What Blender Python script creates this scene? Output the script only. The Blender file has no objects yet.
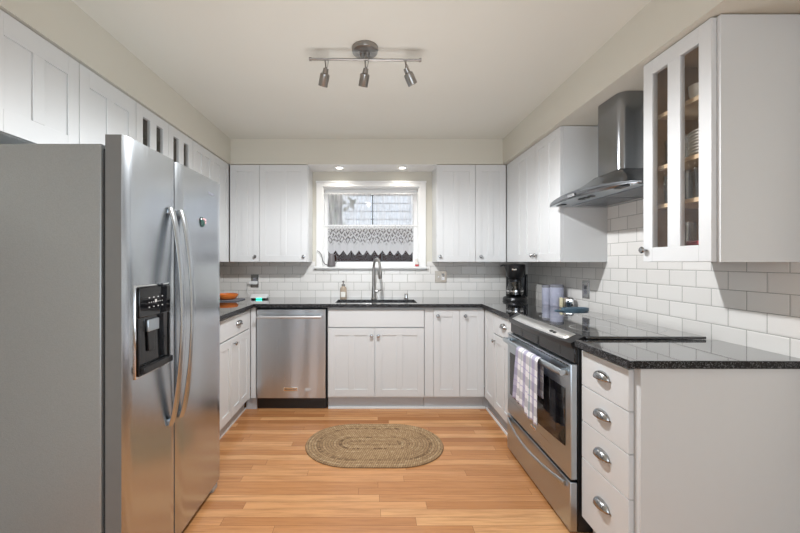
import bpy, bmesh, math, random
from mathutils import Vector, Matrix
random.seed(7)
C = bpy.context.scene.collection
sc = bpy.context.scene
pi = math.pi

# ---------------------------------------------------------------- camera, world, exposure, large lights
cam_d = bpy.data.cameras.new('camera'); cam = bpy.data.objects.new('camera', cam_d); C.objects.link(cam)
cam.location = (0, 0, 1.27); cam.rotation_euler = (pi/2, 0, 0)
cam_d.sensor_width = 36; cam_d.lens = 355/800*36
cam_d.shift_x = (400-371.5)/800; cam_d.shift_y = -(266.5-262)/800
cam_d.clip_start = 0.02
sc.camera = cam

w = bpy.data.worlds.new('world'); sc.world = w; w.use_nodes = True
w.node_tree.nodes['Background'].inputs[0].default_value = (0.80, 0.88, 1.0, 1)
w.node_tree.nodes['Background'].inputs[1].default_value = 1.7

sc.view_settings.view_transform = 'Standard'; sc.view_settings.look = 'None'
sc.view_settings.gamma = 1; sc.view_settings.use_curve_mapping = False
sc.view_settings.exposure = 0.42

def light(name, kind, loc, power, color=(1,1,1), rot=(0,0,0), **kw):
    d = bpy.data.lights.new(name, kind); d.energy = power; d.color = color
    for k, v in kw.items(): setattr(d, k, v)
    o = bpy.data.objects.new(name, d); o.location = loc; o.rotation_euler = rot; C.objects.link(o); return o
# added area fill inside the unseen rear window, lighting the kitchen from behind
light('rear_window_fill', 'AREA', (0, -3.35, 1.45), 27, (0.78, 0.90, 1.0), (pi/2, 0, 0), shape='RECTANGLE', size=2.6, size_y=1.7)
# added overhead fill below the rear ceiling, out of view; no lamp there
light('rear_overhead_fill', 'AREA', (0.0, -1.3, 2.37), 5, (0.80, 0.92, 1.0), (0, 0, 0), shape='DISK', size=0.5)
# extra upward spot behind the camera, added only to brighten the ceiling
light('rear_ceiling_fill', 'SPOT', (0.0, -0.9, 1.55), 12, (0.85, 0.93, 1.0), (pi, 0, 0), spot_size=math.radians(165), spot_blend=0.6, shadow_soft_size=0.15)
# added mid-air spot in the kitchen, aimed up at the ceiling; no fixture
light('kitchen_ceiling_fill', 'SPOT', (0.0, 1.65, 1.1), 23, (0.95, 0.975, 1.0), (pi, 0, 0), spot_size=math.radians(168), spot_blend=0.5, shadow_soft_size=0.4)
# the three bulbs of the track light share this pool of light
light('track_light_glow', 'SPOT', (-0.04, 1.93, 2.17), 82, (0.95, 0.975, 1.0), (0, 0, 0), spot_size=math.radians(178), spot_blend=0.42, shadow_soft_size=0.03)

# ---------------------------------------------------------------- material helpers
class NT:
    def __init__(s, name):
        s.m = bpy.data.materials.new(name); s.m.use_nodes = True
        s.n = s.m.node_tree.nodes; s.l = s.m.node_tree.links
        s.p = s.n['Principled BSDF']; s.out = s.n['Material Output']
    def add(s, t, **kw):
        x = s.n.new(t)
        for k, v in kw.items():
            if k.startswith('i_'):
                key = k[2:]; key = int(key) if key.isdigit() else key.replace('_', ' ')
                x.inputs[key].default_value = v
            else: setattr(x, k, v)
        return x
    def link(s, a, b): s.l.new(a, b)
    def math(s, op, a, b=None, c=None):
        x = s.n.new('ShaderNodeMath'); x.operation = op
        for i, v in enumerate((a, b, c)):
            if v is None: continue
            if isinstance(v, (int, float)): x.inputs[i].default_value = v
            else: s.l.new(v, x.inputs[i])
        return x.outputs[0]
    def mixc(s, f, a, b, bt='MIX'):
        x = s.n.new('ShaderNodeMix'); x.data_type = 'RGBA'; x.blend_type = bt
        for i, v in ((0, f), (6, a), (7, b)):
            if isinstance(v, (int, float)): x.inputs[i].default_value = v
            elif isinstance(v, tuple): x.inputs[i].default_value = v if len(v) == 4 else (*v, 1)
            else: s.l.new(v, x.inputs[i])
        return x.outputs[2]
    def pos(s):
        g = s.add('ShaderNodeNewGeometry'); return g.outputs['Position']
    def obj(s):
        return s.add('ShaderNodeTexCoord').outputs['Object']
    def sep(s, v):
        x = s.add('ShaderNodeSeparateXYZ'); s.link(v, x.inputs[0]); return x.outputs
    def comb(s, a, b, c=0.0):
        x = s.add('ShaderNodeCombineXYZ')
        for i, v in enumerate((a, b, c)):
            if isinstance(v, (int, float)): x.inputs[i].default_value = v
            else: s.l.new(v, x.inputs[i])
        return x.outputs[0]
    def mapping(s, v, scale=(1,1,1), loc=(0,0,0)):
        x = s.add('ShaderNodeMapping'); s.link(v, x.inputs[0])
        x.inputs['Scale'].default_value = scale; x.inputs['Location'].default_value = loc; return x.outputs[0]
    def noise(s, v, scale, detail=3, rough=0.5):
        x = s.add('ShaderNodeTexNoise'); s.link(v, x.inputs['Vector'])
        x.inputs['Scale'].default_value = scale; x.inputs['Detail'].default_value = detail
        x.inputs['Roughness'].default_value = rough; return x.outputs['Fac']
    def ramp(s, f, stops):
        x = s.add('ShaderNodeValToRGB'); s.link(f, x.inputs[0]); e = x.color_ramp.elements
        while len(e) < len(stops): e.new(0.5)
        for q, (p_, c_) in zip(e, stops): q.position = p_; q.color = (*c_, 1)
        return x.outputs[0]
    def bump(s, h, strength=0.3, dist=0.002):
        x = s.add('ShaderNodeBump'); x.inputs['Strength'].default_value = strength
        x.inputs['Distance'].default_value = dist; s.link(h, x.inputs['Height'])
        s.link(x.outputs[0], s.p.inputs['Normal']); return x
    def base(s, v):
        if isinstance(v, tuple): s.p.inputs['Base Color'].default_value = (*v, 1)
        else: s.link(v, s.p.inputs['Base Color'])

def simple(name, col, rough=0.5, metal=0.0, noise_amt=0.04, nscale=30, bump=0.0, **kw):
    t = NT(name)
    f = t.noise(t.obj(), nscale)
    a = tuple(max(0, c*(1-noise_amt)) for c in col); b = tuple(min(1, c*(1+noise_amt)) for c in col)
    t.base(t.mixc(f, a, b))
    t.p.inputs['Roughness'].default_value = rough; t.p.inputs['Metallic'].default_value = metal
    if bump: t.bump(f, bump, 0.001)
    for k, v in kw.items(): t.p.inputs[k.replace('_', ' ')].default_value = v
    return t.m

def steel(name, col=(0.56,0.56,0.57), rough=0.28, axis=2, streak=220, amt=0.10, wave=0.0, wsc=(2.2,2.2,0.9)):
    """brushed steel; axis = the direction the brushing runs along"""
    t = NT(name); s = [streak]*3; s[axis] = 2.0
    f = t.noise(t.mapping(t.obj(), tuple(s)), 1.0, 4)
    t.base(t.mixc(f, tuple(c*(1-amt) for c in col), tuple(min(1, c*(1+amt)) for c in col)))
    t.p.inputs['Metallic'].default_value = 1
    t.link(t.math('MULTIPLY_ADD', f, 0.12, rough-0.06), t.p.inputs['Roughness'])
    if wave:
        g = t.noise(t.mapping(t.obj(), wsc), 1.0, 1)
        t.bump(t.math('ADD', t.math('MULTIPLY', g, 30*wave), t.math('MULTIPLY', f, 0.02)), 0.5, 0.004)
    return t.m

M = {}
M['white'] = simple('cabinet_white_paint', (0.695,0.705,0.71), 0.32, noise_amt=0.01)
M['toe'] = simple('toe_kick_grey_paint', (0.50,0.51,0.53), 0.45, noise_amt=0.03)
M['trim'] = simple('trim_white_paint', (0.82,0.82,0.81), 0.35, noise_amt=0.01)
M['wall'] = simple('wall_beige_paint', (0.64,0.615,0.54), 0.8, noise_amt=0.02, nscale=3, bump=0.05)
M['ceiling'] = simple('ceiling_beige_paint', (0.74,0.735,0.675), 0.85, noise_amt=0.02, nscale=3, bump=0.05)
M['steel_v'] = steel('brushed_steel_upright', (0.55,0.58,0.61), 0.24, axis=2, amt=0.03, wave=0.45)
M['steel_h'] = steel('brushed_steel_level', (0.50,0.545,0.58), 0.30, axis=1, amt=0.03)
M['steel_x'] = steel('brushed_steel_crosswise', (0.58,0.61,0.64), 0.30, axis=2, amt=0.04, wave=0.36, wsc=(5.0,5.0,0.35))
M['hood'] = steel('hood_steel', (0.31,0.32,0.335), 0.20, axis=2, streak=160)
M['nickel'] = simple('brushed_nickel', (0.34,0.325,0.31), 0.28, 1.0)
M['pewter'] = simple('pewter_hardware', (0.42,0.42,0.42), 0.25, 1.0)
M['chrome'] = simple('polished_chrome', (0.75,0.75,0.76), 0.08, 1.0, 0.01)
M['black'] = simple('black_plastic', (0.012,0.012,0.013), 0.3)
M['gloss_black'] = simple('black_glass', (0.006,0.006,0.007), 0.04)
M['cooktop'] = simple('glossy_cooktop_glass', (0.010,0.010,0.012), 0.03, IOR=1.6, Coat_Weight=1.0, Coat_IOR=1.7)
M['dark_gasket'] = simple('dark_gasket', (0.03,0.03,0.032), 0.6)
M['wood_dark'] = simple('cabinet_interior_wood', (0.42,0.27,0.16), 0.5, noise_amt=0.25, nscale=12)
M['shelf_wood'] = simple('shelf_edge_wood', (0.70,0.52,0.33), 0.5, noise_amt=0.15, nscale=20)
M['porcelain'] = simple('white_porcelain', (0.75,0.73,0.68), 0.15)
M['orange'] = simple('orange_glaze', (0.75,0.20,0.035), 0.3, noise_amt=0.15)
M['blue_grey'] = simple('slate_blue_silicone', (0.09,0.15,0.20), 0.4)
M['slate'] = simple('grey_cloth', (0.22,0.22,0.25), 0.8)
M['white_plastic'] = simple('white_plastic', (0.80,0.80,0.80), 0.35)
M['can_grey'] = simple('grey_tin', (0.17,0.16,0.165), 0.5, 0.2)
M['red'] = simple('red_paint', (0.45,0.03,0.04), 0.45)
M['yellow'] = simple('ochre_card', (0.62,0.42,0.05), 0.6)
M['green_dark'] = simple('dark_green_enamel', (0.02,0.06,0.05), 0.3)
M['pink'] = simple('pink_enamel', (0.6,0.35,0.36), 0.3)
M['amber'] = simple('soap_bottle_amber', (0.42,0.34,0.26), 0.2, noise_amt=0.3, nscale=60)
M['ink'] = simple('dark_print', (0.03,0.03,0.03), 0.5)
M['icon'] = simple('pale_print', (0.55,0.55,0.55), 0.5)

def fridge_side():
    t = NT('fridge_side_textured_grey'); f = t.noise(t.obj(), 260, 3)
    t.base(t.mixc(f, (0.36,0.385,0.395), (0.47,0.495,0.505)))
    t.p.inputs['Roughness'].default_value = 0.36; t.p.inputs['Metallic'].default_value = 0.4
    t.bump(f, 0.5, 0.0012); return t.m
M['fridge_side'] = fridge_side()

M['door_edge'] = simple('dark_grey_door_edge', (0.25,0.26,0.265), 0.4, 0.3)
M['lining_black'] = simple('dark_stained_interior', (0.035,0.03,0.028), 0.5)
def granite(nm='black_speckled_granite', polished=True):
    t = NT(nm); p = t.obj()
    v = t.add('ShaderNodeTexVoronoi', i_Scale=300.0); t.link(p, v.inputs['Vector'])
    n = t.noise(p, 160, 4, 0.7)
    f = t.math('MULTIPLY', t.math('GREATER_THAN', t.sep(v.outputs['Color'])[0], 0.72), n)
    t.base(t.ramp(f, [(0.0, (0.006,0.006,0.007)), (0.40, (0.03,0.031,0.033)), (0.60, (0.15,0.15,0.16))]))
    t.p.inputs['Roughness'].default_value = 0.05; t.p.inputs['IOR'].default_value = 1.65
    if not polished: t.p.inputs['Roughness'].default_value = 0.4; t.p.inputs['IOR'].default_value = 1.35; return t.m
    t.p.inputs['Coat Weight'].default_value = 0.8; t.p.inputs['Coat IOR'].default_value = 1.7; t.p.inputs['Coat Roughness'].default_value = 0.03
    return t.m
M['granite'] = granite(); M['granite_edge'] = granite('honed_granite_edge', False)
def honed_edge(o):
    o.data.materials.append(M['granite_edge'])
    for f in o.data.polygons:
        if abs(f.normal.z) < 0.4: f.material_index = 1

def oak():
    t = NT('oak_strip_floor'); s = t.sep(t.pos()); x, y = s[0], s[1]
    W, L = 0.057, 0.95
    ry = t.math('DIVIDE', y, W); row = t.math('FLOOR', ry)
    wn = t.add('ShaderNodeTexWhiteNoise', noise_dimensions='1D'); t.link(row, wn.inputs['W'])
    rx = t.math('ADD', t.math('DIVIDE', x, L), t.math('MULTIPLY', wn.outputs['Value'], 7.3)); col = t.math('FLOOR', rx)
    w2 = t.add('ShaderNodeTexWhiteNoise', noise_dimensions='2D'); t.link(t.comb(row, col), w2.inputs['Vector'])
    plank = w2.outputs['Value']
    fy = t.math('FRACT', ry); fx = t.math('FRACT', rx)
    ey = t.math('MULTIPLY', t.math('MINIMUM', fy, t.math('SUBTRACT', 1.0, fy)), W)
    ex = t.math('MULTIPLY', t.math('MINIMUM', fx, t.math('SUBTRACT', 1.0, fx)), L)
    edge = t.math('MINIMUM', ex, ey); gap = t.math('LESS_THAN', edge, 0.0009)
    gv = t.comb(t.math('ADD', t.math('MULTIPLY', x, 2.2), t.math('MULTIPLY', plank, 31)), t.math('MULTIPLY', y, 34), t.math('MULTIPLY', plank, 9))
    g = t.noise(gv, 1.6, 6, 0.62)
    g2 = t.noise(t.comb(t.math('MULTIPLY', x, 14), t.math('MULTIPLY', y, 420), plank), 1.0, 3)
    c = t.ramp(plank, [(0.0, (0.38,0.135,0.040)), (0.35, (0.52,0.215,0.072)), (0.7, (0.62,0.28,0.105)), (1.0, (0.74,0.39,0.17))])
    c = t.mixc(t.math('MULTIPLY', t.ramp_f(g, 0.42, 0.68), 0.55), c, (0.30,0.105,0.03))
    c = t.mixc(t.math('MULTIPLY', g2, 0.22), c, (0.78,0.50,0.26))
    c = t.mixc(t.math('MULTIPLY', gap, 0.65), c, (0.12,0.045,0.015))
    t.base(c); t.p.inputs['Roughness'].default_value = 0.24
    t.bump(t.math('SUBTRACT', t.math('MULTIPLY', g2, 0.1), gap), 0.25, 0.0008)
    return t.m
def ramp_f(s, f, a, b):
    x = s.add('ShaderNodeMapRange'); s.link(f, x.inputs['Value']); x.inputs['From Min'].default_value = a
    x.inputs['From Max'].default_value = b; return x.outputs['Result']
NT.ramp_f = ramp_f
M['oak'] = oak()

def tile(name, axis, u0):
    t = NT(name); s = t.sep(t.pos()); u = t.math('ADD', s[axis], u0); z = t.math('SUBTRACT', s[2], 0.9015)
    W, H = 0.1555, 0.0817
    rz = t.math('DIVIDE', z, H); row = t.math('FLOOR', rz)
    off = t.math('MULTIPLY', t.math('FLOORED_MODULO', row, 2.0), 0.5)
    rx = t.math('ADD', t.math('DIVIDE', u, W), off); col = t.math('FLOOR', rx)
    fx = t.math('FRACT', rx); fz = t.math('FRACT', rz)
    ex = t.math('MULTIPLY', t.math('MINIMUM', fx, t.math('SUBTRACT', 1.0, fx)), W)
    ez = t.math('MULTIPLY', t.math('MINIMUM', fz, t.math('SUBTRACT', 1.0, fz)), H)
    e = t.math('MINIMUM', ex, ez)
    grout = t.math('LESS_THAN', e, 0.0013)
    w2 = t.add('ShaderNodeTexWhiteNoise', noise_dimensions='2D'); t.link(t.comb(row, col), w2.inputs['Vector'])
    c = t.mixc(w2.outputs['Value'], (0.76,0.74,0.71), (0.82,0.80,0.77))
    t.base(t.mixc(grout, c, (0.33,0.32,0.30)))
    t.link(t.math('MULTIPLY_ADD', grout, 0.6, 0.14), t.p.inputs['Roughness'])
    t.bump(t.ramp_f(e, 0.0008, 0.006), 0.6, 0.002)
    return t.m
M['tile_back'] = tile('subway_tile_back', 0, -0.987+0.1555*20)
M['tile_right'] = tile('subway_tile_right', 1, -1.578+0.1555*20+0.078)

def glass(name, tint=(1,1,1), refl=0.12, bumpy=0.0, rough=0.02):
    t = NT(name); t.n.remove(t.p)
    tr = t.add('ShaderNodeBsdfTransparent'); tr.inputs[0].default_value = (*tint, 1)
    gl = t.add('ShaderNodeBsdfGlossy'); gl.inputs['Roughness'].default_value = rough
    fr = t.add('ShaderNodeFresnel'); bf = t.add('ShaderNodeNewGeometry').outputs['Backfacing']
    t.link(t.math('MULTIPLY_ADD', bf, 1/1.5-1.5, 1.5), fr.inputs['IOR'])
    mx = t.add('ShaderNodeMixShader')
    t.link(t.math('ADD', fr.outputs[0], refl-0.04), mx.inputs[0]); t.link(tr.outputs[0], mx.inputs[1]); t.link(gl.outputs[0], mx.inputs[2])
    if bumpy:
        b = t.add('ShaderNodeBump', i_Strength=bumpy, i_Distance=0.02); t.link(t.noise(t.mapping(t.obj(), (1,1,0.45)), 34, 2), b.inputs['Height'])
        t.link(b.outputs[0], gl.inputs['Normal']); t.link(b.outputs[0], fr.inputs['Normal'])
    t.link(mx.outputs[0], t.out.inputs[0]); return t.m
M['pane'] = glass('clear_window_glass', refl=0.01)
M['wavy'] = glass('wavy_cabinet_glass', (0.985,0.98,0.975), 0.04, 0.10)
M['clear'] = glass('clear_glassware', (0.9,0.92,0.92), 0.25, 0.15)
M['carafe'] = glass('smoked_carafe_glass', (0.35,0.33,0.30), 0.15)

def emit(name, col, k):
    t = NT(name); t.p.inputs['Emission Color'].default_value = (*col, 1); t.p.inputs['Emission Strength'].default_value = k
    t.base(col); return t.m
M['bulb'] = emit('lit_bulb_face', (1.0,0.96,0.88), 6)
M['led_green'] = emit('green_led', (0.05,0.9,0.55), 2.2)
M['display'] = emit('dim_display', (0.75,0.8,0.85), 0.35)

def curtain_mat(name, lace):
    t = NT(name); uv = t.add('ShaderNodeTexCoord').outputs['UV']; s = t.sep(uv)
    tr = t.add('ShaderNodeBsdfTransparent'); df = t.add('ShaderNodeBsdfDiffuse'); tl = t.add('ShaderNodeBsdfTranslucent')
    df.inputs[0].default_value = (0.80,0.79,0.79,1); tl.inputs[0].default_value = (0.75,0.76,0.78,1)
    m1 = t.add('ShaderNodeMixShader', i_0=0.45); t.link(df.outputs[0], m1.inputs[1]); t.link(tl.outputs[0], m1.inputs[2])
    if lace:
        a1 = t.math('ABSOLUTE', t.math('SUBTRACT', t.math('FRACT', t.math('MULTIPLY', s[0], 15.0)), 0.5))
        a2 = t.math('ABSOLUTE', t.math('SUBTRACT', t.math('FRACT', t.math('MULTIPLY', s[1], 3.1)), 0.5))
        dia = t.math('FRACT', t.math('MULTIPLY', t.math('ADD', a1, a2), 2.0))
        n = t.noise(t.mapping(uv, (60, 22, 1)), 1.0, 2)
        holes = t.math('MULTIPLY', t.ramp_f(dia, 0.35, 0.55), t.ramp_f(n, 0.36, 0.48))
        band = t.ramp_f(s[1], 0.30, 0.42)      # plain hem below the figured band
        a = t.math('SUBTRACT', 0.80, t.math('MULTIPLY', t.math('MULTIPLY', holes, band), 0.52))
    else:
        n = t.noise(t.mapping(uv, (34, 1.5, 1)), 1.0, 3)
        a = t.math('SUBTRACT', 0.68, t.math('MULTIPLY', t.ramp_f(n, 0.35, 0.62), 0.30))
    m2 = t.add('ShaderNodeMixShader'); t.link(a, m2.inputs[0]); t.link(tr.outputs[0], m2.inputs[1]); t.link(m1.outputs[0], m2.inputs[2])
    t.link(m2.outputs[0], t.out.inputs[0]); return t.m
M['sheer'] = curtain_mat('sheer_voile', False); M['lace'] = curtain_mat('lace_curtain', True)

def braid():
    t = NT('braided_jute'); s = t.sep(t.add('ShaderNodeTexCoord').outputs['UV'])
    r = t.math('FLOOR', s[1]); fv = t.math('SUBTRACT', t.math('FRACT', s[1]), 0.5)
    ph = t.math('ADD', t.math('MULTIPLY', s[0], 1.0), t.math('MULTIPLY', t.math('ABSOLUTE', fv), 1.3))
    fu = t.math('FRACT', t.math('ADD', ph, t.math('MULTIPLY', r, 0.37)))
    wn = t.add('ShaderNodeTexWhiteNoise', noise_dimensions='2D')
    t.link(t.comb(t.math('FLOOR', t.math('ADD', ph, t.math('MULTIPLY', r, 0.37))), r), wn.inputs['Vector'])
    w3 = t.add('ShaderNodeTexWhiteNoise', noise_dimensions='1D'); t.link(r, w3.inputs['W'])
    val = t.math('ADD', t.math('MULTIPLY', wn.outputs['Value'], 0.5), t.math('MULTIPLY', w3.outputs['Value'], 0.5))
    c = t.ramp(val, [(0.0, (0.16,0.085,0.04)), (0.3, (0.36,0.225,0.115)), (0.75, (0.47,0.31,0.165)), (1.0, (0.58,0.42,0.25))])
    gr = t.math('MAXIMUM', t.math('LESS_THAN', fu, 0.16), t.math('GREATER_THAN', t.math('ABSOLUTE', fv), 0.44))
    t.base(t.mixc(t.math('MULTIPLY', gr, 0.85), c, (0.06,0.033,0.017)))
    t.p.inputs['Roughness'].default_value = 0.9
    t.bump(t.math('SUBTRACT', 1.0, gr), 0.6, 0.003); return t.m
M['braid'] = braid()

def plaid():
    t = NT('plaid_tea_towel'); s = t.sep(t.add('ShaderNodeTexCoord').outputs['UV'])
    def stripe(v, n, lo, hi, ph=0.0):
        f = t.math('FRACT', t.math('ADD', t.math('MULTIPLY', v, n), ph))
        return t.math('MULTIPLY', t.math('GREATER_THAN', f, lo), t.math('LESS_THAN', f, hi))
    c = t.mixc(t.math('MULTIPLY', stripe(s[1], 3.2, 0.35, 0.75), 0.55), (0.78,0.76,0.78), (0.26,0.25,0.29))
    c = t.mixc(t.math('MULTIPLY', stripe(s[0], 2.6, 0.30, 0.62), 0.6), c, (0.24,0.21,0.40))
    c = t.mixc(t.math('MULTIPLY', stripe(s[0], 2.6, 0.78, 0.84), 0.7), c, (0.20,0.30,0.34))
    c = t.mixc(t.math('MULTIPLY', stripe(s[1], 3.2, 0.02, 0.07), 0.6), c, (0.30,0.25,0.50))
    t.base(c); t.p.inputs['Roughness'].default_value = 0.9; return t.m
M['plaid'] = plaid()

def canister_mat():
    t = NT('lavender_floral_tin'); p = t.obj(); v = t.add('ShaderNodeTexVoronoi', i_Scale=26.0); t.link(p, v.inputs['Vector'])
    f = t.ramp_f(v.outputs['Distance'], 0.32, 0.16)
    n = t.noise(p, 30, 2)
    t.base(t.mixc(t.math('MULTIPLY', f, 0.5), t.mixc(n, (0.36,0.38,0.50), (0.50,0.51,0.62)), (0.62,0.60,0.72)))
    t.p.inputs['Roughness'].default_value = 0.4; return t.m
M['lavender'] = canister_mat()

def siding():
    t = NT('white_lap_siding'); s = t.sep(t.pos()); f = t.math('FRACT', t.math('DIVIDE', s[2], 0.19))
    t.base(t.mixc(t.math('LESS_THAN', f, 0.12), (0.80,0.82,0.84), (0.14,0.15,0.16)))
    t.bump(f, 0.5, 0.02); return t.m
M['siding'] = siding()
def boards():
    t = NT('dark_fence_boards'); s = t.sep(t.pos()); f = t.math('FRACT', t.math('DIVIDE', s[0], 0.14))
    c = t.mixc(t.noise(t.pos(), 6), (0.014,0.006,0.005), (0.04,0.015,0.010))
    t.base(t.mixc(t.math('LESS_THAN', f, 0.07), c, (0.004,0.003,0.003))); t.p.inputs['Roughness'].default_value = 0.95; t.p.inputs['IOR'].default_value = 1.1; return t.m
M['boards'] = boards()
M['leaf'] = simple('garden_leaves', (0.10,0.14,0.05), 0.7, noise_amt=0.5, nscale=8)
M['grass'] = simple('garden_ground', (0.10,0.11,0.07), 0.9, noise_amt=0.3)

# ---------------------------------------------------------------- mesh helpers
class MB:
    def __init__(s): s.bm = bmesh.new(); s.round = False
    def _cube(s, c, d, bev, seg=2):
        t = bmesh.new(); bmesh.ops.create_cube(t, size=1)
        for v in t.verts: v.co = Vector((c[0]+v.co.x*d[0], c[1]+v.co.y*d[1], c[2]+v.co.z*d[2]))
        if bev: bmesh.ops.bevel(t, geom=t.edges[:], offset=min(bev, min(d)*0.45), segments=seg, profile=0.5, affect='EDGES')
        s.merge(t)
    def merge(s, t, mat=None):
        if mat: bmesh.ops.transform(t, matrix=mat, verts=t.verts)
        me = bpy.data.meshes.new('tmp'); t.to_mesh(me); t.free(); s.bm.from_mesh(me); bpy.data.meshes.remove(me)
    def box(s, x0, x1, y0, y1, z0, z1, bev=0.0):
        s._cube(((x0+x1)/2, (y0+y1)/2, (z0+z1)/2), (abs(x1-x0), abs(y1-y0), abs(z1-z0)), bev); return s
    def cyl(s, p0, p1, r0, r1=None, seg=24, caps=True):
        r1 = r0 if r1 is None else r1
        p0, p1 = Vector(p0), Vector(p1); d = p1-p0; s.round = True
        t = bmesh.new(); bmesh.ops.create_cone(t, cap_ends=caps, segments=seg, radius1=r0, radius2=r1, depth=d.length)
        q = Vector((0,0,1)).rotation_difference(d.normalized()).to_matrix().to_4x4()
        s.merge(t, Matrix.Translation((p0+p1)/2) @ q); return s
    def lathe(s, prof, c=(0,0,0), seg=32, axis=None, sx=1, sy=1):
        """prof: (radius, height) pairs, closed at r=0 ends by the profile itself"""
        t = bmesh.new(); rings = []; s.round = True
        for r, h in prof:
            if r < 1e-6: rings.append([t.verts.new((0, 0, h))])
            else: rings.append([t.verts.new((r*math.cos(2*pi*k/seg)*sx, r*math.sin(2*pi*k/seg)*sy, h)) for k in range(seg)])
        for a, b in zip(rings, rings[1:]):
            for k in range(seg):
                k2 = (k+1) % seg
                if len(a) == 1 and len(b) == 1: continue
                if len(a) == 1: t.faces.new((a[0], b[k2], b[k]))
                elif len(b) == 1: t.faces.new((a[k], a[k2], b[0]))
                else: t.faces.new((a[k], a[k2], b[k2], b[k]))
        bmesh.ops.recalc_face_normals(t, faces=t.faces)
        m = Matrix.Translation(Vector(c))
        if axis is not None: m = m @ Vector((0,0,1)).rotation_difference(Vector(axis).normalized()).to_matrix().to_4x4()
        s.merge(t, m); return s
    def tube(s, pts, r, seg=12, flat=None):
        """swept tube; r a number or a list; flat=(a,b) scales the section"""
        s.round = True; pts = [Vector(p) for p in pts]; n = len(pts); rs = r if isinstance(r, (list, tuple)) else [r]*n
        t = bmesh.new(); rings = []; up = None
        for i, p in enumerate(pts):
            d = (pts[min(i+1, n-1)]-pts[max(i-1, 0)]).normalized()
            if up is None: up = Vector((0,0,1)) if abs(d.z) < 0.9 else Vector((0,1,0))
            a = d.cross(up).normalized(); b = a.cross(d).normalized(); up = b
            fa, fb = flat or (1, 1)
            rings.append([t.verts.new(p + a*math.cos(2*pi*k/seg)*rs[i]*fa + b*math.sin(2*pi*k/seg)*rs[i]*fb) for k in range(seg)])
        for q, w_ in zip(rings, rings[1:]):
            for k in range(seg): t.faces.new((q[k], q[(k+1)%seg], w_[(k+1)%seg], w_[k]))
        t.faces.new(rings[0][::-1]); t.faces.new(rings[-1])
        bmesh.ops.recalc_face_normals(t, faces=t.faces)
        s.merge(t); return s
    def grid(s, pts):
        """pts[i][j] -> quad sheet"""
        s.round = True
        t = bmesh.new(); v = [[t.verts.new(p) for p in row] for row in pts]
        for i in range(len(v)-1):
            for j in range(len(v[0])-1): t.faces.new((v[i][j], v[i+1][j], v[i+1][j+1], v[i][j+1]))
        s.merge(t); return s
    def prism(s, poly, z0, z1, plane='xy', bev=0):
        t = bmesh.new()
        def P(a, b, c): return {'xy': (a,b,c), 'xz': (a,c,b), 'yz': (c,a,b)}[plane]
        a = [t.verts.new(P(p[0], p[1], z0)) for p in poly]; b = [t.verts.new(P(p[0], p[1], z1)) for p in poly]
        t.faces.new(a); t.faces.new(b)
        for k in range(len(poly)): t.faces.new((a[k], a[(k+1)%len(poly)], b[(k+1)%len(poly)], b[k]))
        bmesh.ops.recalc_face_normals(t, faces=t.faces)
        if bev: bmesh.ops.bevel(t, geom=t.edges[:], offset=bev, segments=2, profile=0.5, affect='EDGES')
        s.merge(t); return s
    def build(s, name, mat, parent=None, loc=None, smooth=True, angle=None):
        angle = angle or (0.6 if s.round else 0.35)
        me = bpy.data.meshes.new(name); s.bm.to_mesh(me); s.bm.free()
        o = bpy.data.objects.new(name, me); C.objects.link(o)
        me.materials.append(M[mat] if isinstance(mat, str) else mat)
        if smooth and len(me.polygons):
            me.polygons.foreach_set('use_smooth', [True]*len(me.polygons)); me.set_sharp_from_angle(angle=angle)
        if parent: o.parent = parent
        if loc: o.location = loc
        return o

def cells(name, mat, xs, ys, hole, z0, z1, plane='xy', parent=None, smooth=False):
    """slab made of grid cells, leaving out those for which hole(cx, cy) is true"""
    bm = bmesh.new(); V = {}
    def P(a, b): return {'xy': (a,b,z0), 'xz': (a,z0,b), 'yz': (z0,a,b)}[plane]
    def g(i, j):
        if (i,j) not in V: V[i,j] = bm.verts.new(P(xs[i], ys[j]))
        return V[i,j]
    for i in range(len(xs)-1):
        for j in range(len(ys)-1):
            if hole((xs[i]+xs[i+1])/2, (ys[j]+ys[j+1])/2): continue
            bm.faces.new((g(i,j), g(i+1,j), g(i+1,j+1), g(i,j+1)))
    r = bmesh.ops.extrude_face_region(bm, geom=bm.faces[:])
    d = {'xy': Vector((0,0,z1-z0)), 'xz': Vector((0,z1-z0,0)), 'yz': Vector((z1-z0,0,0))}[plane]
    bmesh.ops.translate(bm, verts=[e for e in r['geom'] if isinstance(e, bmesh.types.BMVert)], vec=d)
    bmesh.ops.recalc_face_normals(bm, faces=bm.faces)
    bmesh.ops.dissolve_limit(bm, angle_limit=0.01, verts=bm.verts, edges=bm.edges)
    m = MB(); m.bm.free(); m.bm = bm
    return m.build(name, mat, parent, smooth=smooth)

def tag(o, label=None, cat=None, group=None, kind=None):
    if label: o['label'] = label
    if cat: o['category'] = cat
    if group: o['group'] = group
    if kind: o['kind'] = kind
    return o
def thing(name, label, cat, loc=(0,0,0), rz=0, group=None):
    o = bpy.data.objects.new(name, None); o.empty_display_size = 0.1; C.objects.link(o); o.location = loc; o.rotation_euler = (0,0,rz)
    return tag(o, label, cat, group)
def struct(o): o['kind'] = 'structure'; return o

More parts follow.
